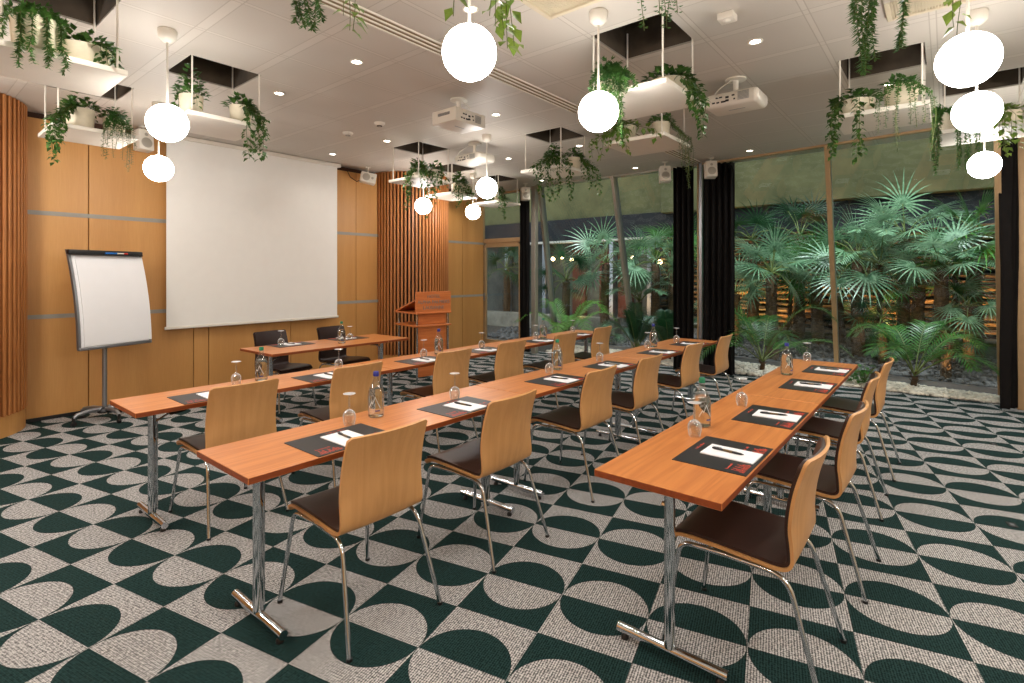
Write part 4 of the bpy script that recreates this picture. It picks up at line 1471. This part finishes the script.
# flipchart
FC = thing('flipchart', 'mobile flipchart with blank white paper on a grey pole stand', 'flipchart', (1.63, 6.86, 0.02), math.atan2(0.24, 0.685))
def board_y(z):     # concave profile: top leans back
    t_ = (z - 0.76) / 1.0
    return -0.10 + 0.02 * t_ + 0.16 * t_ * t_
def curved_sheet(bm, x0, x1, z0, z1, off, th, n=14):
    prev = None
    for i in range(n + 1):
        z = z0 + (z1 - z0) * i / n
        y = board_y(z) + off
        cur = [bm.verts.new(p) for p in ((x0, y, z), (x1, y, z), (x1, y + th, z), (x0, y + th, z))]
        if prev:
            for q in range(4):
                bm.faces.new((prev[q], prev[(q + 1) % 4], cur[(q + 1) % 4], cur[q]))
        else:
            bm.faces.new(cur[::-1])
        prev = cur
    bm.faces.new(prev)
bm = bmesh.new(); curved_sheet(bm, -0.345, 0.345, 0.77, 1.75, 0, 0.018); obj('board', bm, M['paper'], FC)
bm = bmesh.new(); curved_sheet(bm, -0.315, 0.362, 0.785, 1.70, -0.014, 0.010); obj('paper_pad', bm, M['paper'], FC)
for s in (-1, 1):
    bm = bmesh.new(); curved_sheet(bm, s * 0.355 - 0.012, s * 0.355 + 0.012, 0.76, 1.76, -0.004, 0.03); obj('side_rail', bm, M['steel'], FC)
bm = bmesh.new(); box(bm, 0, board_y(0.76) + 0.005, 0.76, 0.73, 0.05, 0.03, 0.006, 1); obj('bottom_rail', bm, M['steel'], FC)
bm = bmesh.new()
box(bm, 0, board_y(1.74) - 0.012, 1.735, 0.74, 0.05, 0.05, 0.01, 2)
box(bm, 0, board_y(1.74) - 0.045, 1.715, 0.70, 0.05, 0.012, 0.003, 1)
obj('clamp_bar', bm, M['black'], FC)
bm = bmesh.new(); tube(bm, [(-0.06, 0, 0.09), (-0.06, 0, 0.9), (-0.06, 0.0, 1.1)], 0.022, 16); box(bm, -0.06, -0.03, 1.0, 0.1, 0.06, 0.2, 0.005, 1); obj('pole', bm, M['steel'], FC)
bm = bmesh.new(); lathe(bm, [(0, 0.06), (0.06, 0.06), (0.065, 0.075), (0.05, 0.105), (0.024, 0.12), (0, 0.12)], 20, (-0.06, 0, 0)); obj('hub', bm, M['black'], FC)
for wa in (195, 282, 345, 48, 120):
    a = math.radians(wa) - math.atan2(0.24, 0.685)
    d = Vector((math.cos(a), math.sin(a), 0))
    L_ = 0.28
    bm = bmesh.new()
    oo = Vector((-0.06, 0, 0))
    tube(bm, [oo + d * 0.03 + Vector((0, 0, 0.10)), oo + d * 0.14 + Vector((0, 0, 0.105)), oo + d * 0.25 + Vector((0, 0, 0.088)), oo + d * L_ + Vector((0, 0, 0.06))], [0.02, 0.02, 0.019, 0.017], 10)
    lg = obj('base_arm', bm, M['steel'], FC)
    bm = bmesh.new()
    tube(bm, [oo + d * L_ + Vector((0, 0, 0.004)) + Vector((-d.y, d.x, 0)) * -0.012, oo + d * L_ + Vector((0, 0, 0.004)) + Vector((-d.y, d.x, 0)) * 0.012], 0.024, 14)
    tube(bm, [oo + d * L_ + Vector((0, 0, 0.01)), oo + d * L_ + Vector((0, 0, 0.075))], 0.014, 10)
    obj('castor', bm, M['black'], lg)
def marker(dx, mat, lab):
    o_ = thing('marker_pen', lab, 'marker')
    R = Matrix.Rotation(math.atan2(0.24, 0.685), 4, 'Z')
    p = R @ Vector((dx, board_y(1.74) - 0.048, 0)) + Vector((1.63, 6.86, 1.751))
    o_.location = p
    o_.rotation_euler = (0, 0, math.atan2(0.24, 0.685))
    bm = bmesh.new(); tube(bm, [(-0.055, 0, 0), (0.02, 0, 0)], 0.0095, 10); obj('barrel', bm, M['plastic'] if dx > 0.1 else mat, o_)
    bm = bmesh.new(); tube(bm, [(0.02, 0, 0), (0.06, 0, 0)], 0.0098, 10); obj('cap', bm, mat, o_)
marker(0.02, M['blue'], 'blue marker pen in the tray on top of the flipchart')
marker(0.13, M['redpl'], 'red marker pen in the tray on top of the flipchart')

# ------------------------------------------------------------------ tables
def make_table(L, D, name_label):
    t = thing('folding_table', name_label, 'table', (0, 0, 0), 0, 'orange beech seminar tables')
    bm = bmesh.new()
    vs, fs = box(bm, 0, 0, TT - 0.014, L - 0.004, D, 0.028, 0.002, 1)
    for f in bm.faces:
        f.material_index = 1 if abs(f.normal.z) < 0.5 and f.calc_area() > 0.002 else 0
    obj('tabletop', bm, [M['table'], M['table_edge']], t, False)
    for s in (-1, 1):
        x = s * (L / 2 - 0.157)
        bm = bmesh.new()
        tube(bm, [(x, 0, 0.05), (x, 0, TT - 0.03)], 0.0215, 18)
        tube(bm, [(x - s * 0.029, 0.012, 0.06), (x - s * 0.029, 0.012, 0.62)], 0.007, 10)
        lg = obj('leg', bm, M['chrome'], t)
        bm = bmesh.new()
        tube(bm, [(x, -0.225, 0.04), (x, 0.225, 0.04)], 0.0195, 18)
        ft = obj('foot_bar', bm, M['chrome'], lg)
        for q in (-1, 1):
            bm = bmesh.new()
            lathe(bm, [(0, 0), (0.016, 0), (0.016, 0.012), (0.008, 0.0215), (0, 0.0215)], 12, (x, q * 0.195, 0))
            obj('glide', bm, M['black'], lg)
        bm = bmesh.new()
        tube(bm, [(x - s * 0.01, 0, 0.61), (x - s * 0.19, 0, TT - 0.04)], 0.006, 8)
        tube(bm, [(x, -0.012, 0.61), (x, 0.03, 0.61)], 0.012, 8)
        obj('brace', bm, M['chrome'], lg)
        bm = bmesh.new()
        yy = 0.04
        a, b, c, d = (x - s * 0.04, TT - 0.03), (x - s * 0.23, TT - 0.03), (x - s * 0.17, TT - 0.085), (x - s * 0.09, TT - 0.095)
        vv = [[bm.verts.new((p[0], q * yy, p[1])) for p in (a, b, c, d)] for q in (-1, 1)]
        bm.faces.new(vv[0]); bm.faces.new(vv[1][::-1])
        for k in range(4):
            bm.faces.new((vv[0][k], vv[0][(k + 1) % 4], vv[1][(k + 1) % 4], vv[1][k]))
        obj('hinge_bracket', bm, M['black'], lg, False)
    return t
TP = Proto(make_table(1.81, 0.505, ''))
ROWS = {'R': (1.862, 0.597, 2, 'the two-table row'), 'M': (0.928, 2.086, 3, 'the middle three-table row'), 'L': (0.955, 3.55, 3, 'the three-table row beside the lectern')}
for k, (x0, y0, n, nm) in ROWS.items():
    for i in range(n):
        where = {'R': ['its open-floor end', 'its garden end'], 'M': ['its flipchart end', 'its centre', 'its garden end'], 'L': ['its flipchart end', 'its centre', 'its garden end']}[k][i]
        TP.place((x0 + 1.812 * (i + 0.5), y0 + 0.2525, 0), 0, 'orange wood folding table in %s, at %s' % (nm, where))
HT = make_table(1.74, 0.68, 'wider orange wood speakers table standing alone before the projection screen')
HT.location = (3.38, 5.48, 0); HT.rotation_euler = (0, 0, 0.015)

# ------------------------------------------------------------------ chairs
def catmull(pts, n=6):
    out = []
    P_ = [pts[0]] + pts + [pts[-1]]
    for i in range(1, len(P_) - 2):
        p0, p1, p2, p3 = [Vector(q) for q in P_[i - 1:i + 3]]
        for k in range(n):
            t_ = k / n
            out.append(0.5 * ((2 * p1) + (-p0 + p2) * t_ + (2 * p0 - 5 * p1 + 4 * p2 - p3) * t_ * t_ + (-p0 + 3 * p1 - 3 * p2 + p3) * t_ ** 3))
    out.append(Vector(pts[-1]))
    return out
PROF = catmull([(0.262, 0.425), (0.248, 0.447), (0.20, 0.456), (0.08, 0.452), (-0.06, 0.443), (-0.125, 0.439), (-0.165, 0.445), (-0.186, 0.470), (-0.193, 0.53), (-0.196, 0.64), (-0.214, 0.75), (-0.248, 0.860)], 6)
def shell(bm, off, th, hw, r_end, trim=(0.0, 0.0), nx=14):
    """curved seat-and-back sheet following the profile, off = distance above the profile"""
    P_ = PROF
    n = len(P_)
    s = [0.0]
    for i in range(1, n):
        s.append(s[-1] + (P_[i] - P_[i - 1]).length)
    T = s[-1]
    idx = [i for i in range(n) if trim[0] - 1e-6 <= s[i] <= T - trim[1] + 1e-6]
    lo, hi = s[idx[0]], s[idx[-1]]
    A, B = [], []
    for i in idx:
        d = (P_[min(i + 1, n - 1)] - P_[max(i - 1, 0)]).normalized()
        nm = Vector((-d.y, d.x)) * -1      # to the sitter's side
        if nm.y < 0 and nm.x < 0:
            nm = -nm
        e = min(s[i] - lo, hi - s[i])
        w = hw
        if e < r_end:
            w = hw - r_end + math.sqrt(max(0, r_end ** 2 - (r_end - e) ** 2))
        back = max(0.0, min(1.0, (P_[i].y - 0.47) / 0.12))
        ra, rb = [], []
        for k in range(nx + 1):
            t_ = -1 + 2 * k / nx
            x = t_ * (w - 0.006 * max(0.0, min(1.0, (P_[i].y - 0.47) / 0.39)))
            cv = back * (0.032 * (abs(x) / hw) ** 2 - 0.016)
            sd = 0.006 * (1 - back) * (abs(x) / hw) ** 2
            ya, za = P_[i].x + nm.x * off, P_[i].y + nm.y * off
            yb, zb = P_[i].x + nm.x * (off + th), P_[i].y + nm.y * (off + th)
            ra.append(bm.verts.new((x, ya + cv, za + sd)))
            rb.append(bm.verts.new((x, yb + cv, zb + sd)))
        A.append(ra); B.append(rb)
    m_ = len(A)
    for i in range(m_ - 1):
        for k in range(nx):
            bm.faces.new((A[i][k], A[i][k + 1], A[i + 1][k + 1], A[i + 1][k]))
            bm.faces.new((B[i][k], B[i + 1][k], B[i + 1][k + 1], B[i][k + 1]))
        for k in (0, nx):
            bm.faces.new((A[i][k], A[i + 1][k], B[i + 1][k], B[i][k]))
    for i in (0, m_ - 1):
        for k in range(nx):
            bm.faces.new((A[i][k], A[i][k + 1], B[i][k + 1], B[i][k]))

def make_chair(dark=False):
    t = thing('conference_chair', '', 'chair', (0, 0, 0), 0, 'chairs at the seminar tables')
    bm = bmesh.new(); shell(bm, -0.006, 0.012, 0.215, 0.016)
    obj('seat_shell', bm, M['darkleather'] if dark else M['ply'], t, True, 50)
    bm = bmesh.new(); shell(bm, 0.0065, 0.013, 0.205, 0.02, (0.012, 0.012))
    obj('upholstery', bm, M['darkleather'] if dark else M['leather'], t, True, 50)
    R_ = 0.0095
    zr = 0.425
    for sx in (-1, 1):
        x = sx * 0.19
        bm = bmesh.new()
        pts = [(x, 0.05, zr)] + bend((x, 0.05, zr), (sx * 0.197, 0.235, zr), (sx * 0.238, 0.288, 0.0), 0.05) + [(sx * 0.238, 0.288, 0.008)]
        tube(bm, pts, R_, 10)
        lg = obj('leg', bm, M['chrome'], t)
        bm = bmesh.new(); lathe(bm, [(0, 0), (0.012, 0), (0.012, 0.012), (0, 0.014)], 10, (sx * 0.238, 0.288, 0)); obj('glide', bm, M['black'], lg)
        bm = bmesh.new()
        pts = [(x, 0.05, zr)] + bend((x, 0.05, zr), (sx * 0.197, -0.17, zr - 0.005), (sx * 0.238, -0.29, 0.0), 0.07) + [(sx * 0.238, -0.29, 0.008)]
        tube(bm, pts, R_, 10)
        lg = obj('leg', bm, M['chrome'], t)
        bm = bmesh.new(); lathe(bm, [(0, 0), (0.012, 0), (0.012, 0.012), (0, 0.014)], 10, (sx * 0.238, -0.29, 0)); obj('glide', bm, M['black'], lg)
    bm = bmesh.new()
    for y in (0.12, -0.08):
        tube(bm, [(-0.19, y, zr), (0.19, y, zr)], 0.008, 8)
    obj('cross_bars', bm, M['chrome'], t)
    return t
CP = Proto(make_chair())
CH = {'M': [(1.45, 1.895), (2.27, 1.87), (3.32, 1.91), (4.07, 1.88), (5.10, 1.90), (5.97, 1.88)],
      'L': [(1.475, 3.36), (2.31, 3.38), (3.28, 3.36), (4.09, 3.36), (5.05, 3.35), (5.93, 3.38)],
      'R': [(2.335, 0.405), (3.19, 0.36), (4.22, 0.39), (5.05, 0.37)]}
rnd = random.Random(21)
for k, lst in CH.items():
    for i, (x, y) in enumerate(lst):
        CP.place((x, y + 0.215, 0), rnd.uniform(-0.03, 0.03), 'beech plywood chair with brown pad, %s counting towards the garden in %s' % (ORD[i], {'R': 'the two-table row', 'M': 'the middle row', 'L': 'the lectern-side row'}[k]))
HC = Proto(make_chair(True))
HC.place((3.03, 5.93, 0), PI + 0.14, 'dark leather chair behind the speakers table, closer to the flipchart')
HC.place((3.78, 5.86, 0), PI + 0.14, 'dark leather chair behind the speakers table, closer to the lectern')

# ------------------------------------------------------------------ table settings
def sketch(bm, x0, y0, w, h, rnd, n):
    """loose red ink strokes of a small city drawing"""
    for k in range(n):
        x = x0 + w * (k + rnd.random() * 0.5) / n
        hh = h * rnd.uniform(0.25, 1.0)
        a = rnd.uniform(-0.15, 0.15)
        box(bm, x, y0 + hh / 2, 0.0032, w / n * 0.24, hh, 0.0006, 0, rot=None)
        if rnd.random() < 0.75:
            box(bm, x + w / n * 0.4, y0 + hh * rnd.uniform(0.3, 0.9), 0.0032, w / n * 0.8, 0.0022, 0.0006)
def make_pad():
    rnd = random.Random(4)
    t = thing('desk_pad', '', 'desk pad', (0, 0, 0), 0, 'black desk pads with red drawings')
    bm = bmesh.new(); box(bm, 0, 0, 0.0015, 0.42, 0.30, 0.003, 0.0005, 1); obj('sheet', bm, M['pad'], t, False)
    bm = bmesh.new()
    sketch(bm, -0.185, -0.135, 0.11, 0.055, rnd, 11)
    sketch(bm, 0.085, -0.135, 0.10, 0.06, rnd, 10)
    sketch(bm, -0.175, -0.07, 0.07, 0.012, rnd, 9)
    sketch(bm, 0.1, -0.06, 0.07, 0.012, rnd, 9)
    sketch(bm, -0.03 + 0.02, 0.115, 0.10, 0.012, rnd, 12)
    obj('red_drawing', bm, M['red'], t, False)
    return t
def make_card():
    o = thing('note_card', '', 'notepad', (0, 0, 0), 0, 'white notepads on the desk pads')
    bm = bmesh.new(); box(bm, 0, 0, 0.0025, 0.15, 0.22, 0.005, 0.0005, 1); obj('paper_block', bm, M['paper'], o, False)
    bm = bmesh.new(); box(bm, 0, 0, 0.0002, 0.1505, 0.2205, 0.0006); obj('backing', bm, M['steel'], o, False)
    return o
def make_pen():
    o = thing('ballpoint_pen', '', 'pen', (0, 0, 0), 0, 'black pens on the notepads')
    z = 0.0052
    bm = bmesh.new(); tube(bm, [(0, 0.07, z), (0, 0.06, z), (0, -0.035, z), (0, -0.055, z), (0, -0.068, z)], [0.003, 0.005, 0.0052, 0.0045, 0.0012], 10); obj('barrel', bm, M['pen'], o)
    bm = bmesh.new(); tube(bm, [(0, 0.02, z), (0, -0.02, z)], 0.0055, 10); obj('grip', bm, M['pen_gold'], o)
    bm = bmesh.new(); box(bm, 0, 0.048, z + 0.0068, 0.003, 0.04, 0.0015); obj('clip', bm, M['pen'], o, False)
    return o
def make_glass():
    t = thing('wine_glass', '', 'glass', (0, 0, 0), 0, 'upturned wine glasses')
    bm = bmesh.new()
    o_ = [(0.0265, 0.0005), (0.031, 0.02), (0.0335, 0.04), (0.032, 0.055), (0.026, 0.068), (0.015, 0.077), (0.005, 0.081)]
    i_ = [(0.003, 0.078), (0.014, 0.0745), (0.0245, 0.0665), (0.0305, 0.0545), (0.032, 0.04), (0.0295, 0.02), (0.0252, 0.0005)]
    lathe(bm, o_ + [(0.0, 0.082), (0.0, 0.0785)] + i_, 28, closed=True)
    obj('bowl', bm, M['tableglass'], t)
    bm = bmesh.new(); lathe(bm, [(0, 0.081), (0.0055, 0.081), (0.0036, 0.09), (0.0033, 0.13), (0.0038, 0.15), (0.008, 0.158), (0, 0.158)], 14); obj('stem', bm, M['tableglass'], t)
    bm = bmesh.new(); lathe(bm, [(0, 0.157), (0.01, 0.158), (0.031, 0.1615), (0.0325, 0.163), (0.031, 0.1645), (0, 0.1645)], 28); obj('base', bm, M['tableglass'], t)
    return t
def make_bottle(cap):
    t = thing('water_bottle', '', 'bottle', (0, 0, 0), 0, 'clear water bottles on the tables')
    bm = bmesh.new()
    lathe(bm, [(0, 0.0005), (0.038, 0.0005), (0.0430, 0.006), (0.0435, 0.03), (0.0435, 0.118), (0.041, 0.140), (0.032, 0.166), (0.021, 0.186), (0.0145, 0.202), (0.013, 0.222), (0.013, 0.228), (0, 0.228)], 32)
    obj('bottle_body', bm, M['bottleglass'], t)
    bm = bmesh.new()
    lathe(bm, [(0, 0.004), (0.036, 0.004), (0.0405, 0.009), (0.041, 0.03), (0.041, 0.115), (0.039, 0.136), (0.031, 0.157), (0, 0.157)], 28)
    obj('water', bm, M['water'], t)
    bm = bmesh.new()
    lathe(bm, [(0, 0.224), (0.0155, 0.224), (0.016, 0.23), (0.0155, 0.247), (0.013, 0.25), (0, 0.25)], 20)
    obj('cap', bm, M[cap], t)
    bm = bmesh.new()   # printed mountain outline and band wrapped on the glass
    def wrap(a, z, r=0.0442):
        return (r * math.cos(a), r * math.sin(a), z)
    base = -2.4
    pk = [(-0.75, 0.052), (-0.35, 0.085), (-0.2, 0.075), (0.1, 0.112), (0.4, 0.08), (0.75, 0.05)]
    for (a0, z0), (a1, z1) in zip(pk[:-1], pk[1:]):
        m_ = 4
        for q in range(m_):
            u0, u1 = q / m_, (q + 1) / m_
            aa, ab = base + a0 + (a1 - a0) * u0, base + a0 + (a1 - a0) * u1
            za, zb = z0 + (z1 - z0) * u0, z0 + (z1 - z0) * u1
            quad(bm, [wrap(aa, za), wrap(ab, zb), wrap(ab, zb + 0.007), wrap(aa, za + 0.007)])
    obj('mountain_print', bm, M['labelwhite'], t, fix=False)
    bm = bmesh.new()
    for q in range(10):
        aa, ab = base + 0.1 + 0.06 * q, base + 0.1 + 0.06 * (q + 1)
        quad(bm, [wrap(aa, 0.036), wrap(ab, 0.036), wrap(ab, 0.043), wrap(aa, 0.043)])
    obj('blue_print', bm, M['labelblue'], t, fix=False)
    return t
PP, KP, NP, GL = Proto(make_pad()), Proto(make_card()), Proto(make_pen()), Proto(make_glass())
BT = {'g': Proto(make_bottle('capgreen')), 'b': Proto(make_bottle('capblue'))}
RN = {'R': 'the two-table row', 'M': 'the middle row', 'L': 'the lectern-side row'}
PADX = {'R': [2.38, 3.18, 4.215, 4.985], 'M': [1.44, 2.24, 3.26, 4.06, 5.07, 5.88], 'L': [1.42, 2.25, 3.22, 4.06, 5.05, 5.86]}
PADY = {'R': 0.60, 'M': 2.087, 'L': 3.552}
for k, xs_ in PADX.items():
    for i, x in enumerate(xs_):
        y0 = PADY[k]
        w = '%s counting towards the garden in %s' % (ORD[i], RN[k])
        PP.place((x, y0 + 0.153, TT), 0, 'black desk pad with red drawing, ' + w)
        KP.place((x + 0.01, y0 + 0.125, TT + 0.004), rnd.uniform(-0.03, 0.03), 'white notepad on black pad, ' + w)
        NP.place((x + 0.012, y0 + 0.14, TT + 0.0092), rnd.uniform(-0.1, 0.35), 'black ballpoint on notepad, ' + w)
for i, x in enumerate((3.0, 3.72)):
    w = 'on the speakers table, closer to the ' + ('flipchart', 'lectern')[i]
    PP.place((x, 5.665, TT), PI + 0.015, 'black desk pad with red drawing ' + w)
    KP.place((x, 5.69, TT + 0.004), PI + 0.03, 'white notepad ' + w)
    NP.place((x, 5.68, TT + 0.0092), PI + 0.2, 'black ballpoint pen ' + w)
GLS = {'R': [(2.56, .95, 0), (3.33, .95, 1), (5.42, .98, 3)], 'M': [(1.60, 2.42, 0), (2.35, 2.40, 1), (3.45, 2.45, 2), (4.21, 2.43, 3), (5.29, 2.47, 4), (5.95, 2.42, 5)],
       'L': [(1.67, 3.93, 0), (2.49, 3.92, 1), (3.35, 3.84, 2), (4.15, 3.83, 3), (5.18, 3.88, 4), (6.05, 3.91, 5)]}
for k, lst in GLS.items():
    for (x, y, i) in lst:
        GL.place((x, y, TT), 0, 'upturned wine glass at the %s place counting towards the garden in %s' % (ORD[i], RN[k]))
GL.place((2.89, 5.68, TT), 0, 'upturned wine glass on the speakers table, closer to the flipchart')
GL.place((3.66, 5.52, TT), 0, 'upturned wine glass beside the bottle on the speakers table')
BTS = {'R': [(2.76, .985, 'g', 0), (4.58, .97, 'b', 2)], 'M': [(1.79, 2.45, 'b', 0), (3.62, 2.49, 'g', 2), (5.41, 2.46, 'b', 4)], 'L': [(1.85, 3.93, 'g', 0), (3.57, 3.87, 'b', 2), (5.28, 3.84, 'g', 4)]}
for k, lst in BTS.items():
    for (x, y, c, i) in lst:
        BT[c].place((x, y, TT), 0, '%s-capped water bottle between the %s and %s places in %s' % ({'g': 'green', 'b': 'blue'}[c], ORD[i], ORD[i + 1], RN[k]))
BT['g'].place((3.43, 5.34, TT), 0, 'green-capped water bottle on the speakers table before the screen')

# ------------------------------------------------------------------ light outside, world, view
w = bpy.data.worlds.new('world')
sc.world = w
w.use_nodes = True
nt = w.node_tree
bg = nt.nodes['Background']
bg.inputs[0].default_value = (0.78, 0.90, 1.0, 1)
bg.inputs[1].default_value = 1.5

def lamp(kind, loc, energy, color, size=0.2, target=None, spot=60):
    ld = bpy.data.lights.new('garden_light', kind)
    ld.energy = energy
    ld.color = color
    if kind == 'AREA':
        ld.size = size
    else:
        ld.shadow_soft_size = size
    if kind == 'SPOT':
        ld.spot_size = math.radians(spot); ld.spot_blend = 0.6
    lo = bpy.data.objects.new('garden_light', ld)
    COL.objects.link(lo)
    lo.location = loc
    if target:
        lo.rotation_euler = (Vector(target) - Vector(loc)).to_track_quat('-Z', 'Y').to_euler()
    return lo
for k, (x, y) in enumerate(((0.2, -1.6), (-1.3, 1.2), (-1.2, 3.6), (2.6, -2.2), (5.2, -2.4), (0.1, 5.6))):   # more lamps of the same kind beyond the frame
    ld = bpy.data.lights.new('pendant_glow', 'POINT')
    ld.energy = 48.0
    ld.color = (1.0, 0.96, 0.91)
    ld.shadow_soft_size = 0.128
    lo = bpy.data.objects.new('pendant_glow', ld)
    COL.objects.link(lo)
    lo.location = (x, y, 2.575)
for (x, y, ty, e) in ((9.0, 5.0, 5.6, 420), (8.9, 3.6, 3.0, 380), (8.9, 1.6, 1.2, 420), (8.9, 0.2, 0.2, 380)):   # unseen cool spots added above the palms for highlights on the leaves
    lamp('SPOT', (x, y, 4.3), e * 0.8, (0.86, 0.95, 1.0), 0.08, (10.7, ty, 0.9), 84)
# garden uplights at the trunks
for (u, v, x) in ((882, 345, 9.9), (948, 355, 9.7), (966, 335, 10.1), (603, 352, 9.75), (735, 335, 10.4)):
    p = ray_x(u, v, x)
    lamp('SPOT', (p.x - 0.1, p.y, ground_z(p.x, p.y) + 0.08), 15, (1.0, 0.62, 0.28), 0.03, (p.x + 0.35, p.y + 0.05, 1.2), 100)

for (x, y) in ((11.1, 3.6), (11.1, 2.55), (11.1, 0.75), (11.1, -0.6), (10.7, 6.8)):
    lamp('SPOT', (x, y, 0.55), 70, (1.0, 0.60, 0.26), 0.05, (11.9, y + 0.1, 1.5), 120)

sc.view_settings.view_transform = 'Standard'
sc.view_settings.look = 'None'
sc.view_settings.exposure = 0.3
sc.view_settings.gamma = 1.0
sc.view_settings.use_curve_mapping = False
cy = sc.cycles
cy.use_denoising = True
cy.denoising_input_passes = 'RGB_ALBEDO_NORMAL'
cy.denoising_prefilter = 'ACCURATE'
cy.max_bounces = 10
cy.diffuse_bounces = 4
cy.glossy_bounces = 4
cy.transmission_bounces = 8
cy.transparent_max_bounces = 16
cy.sample_clamp_indirect = 6.0
cy.caustics_reflective = False
cy.caustics_refractive = False
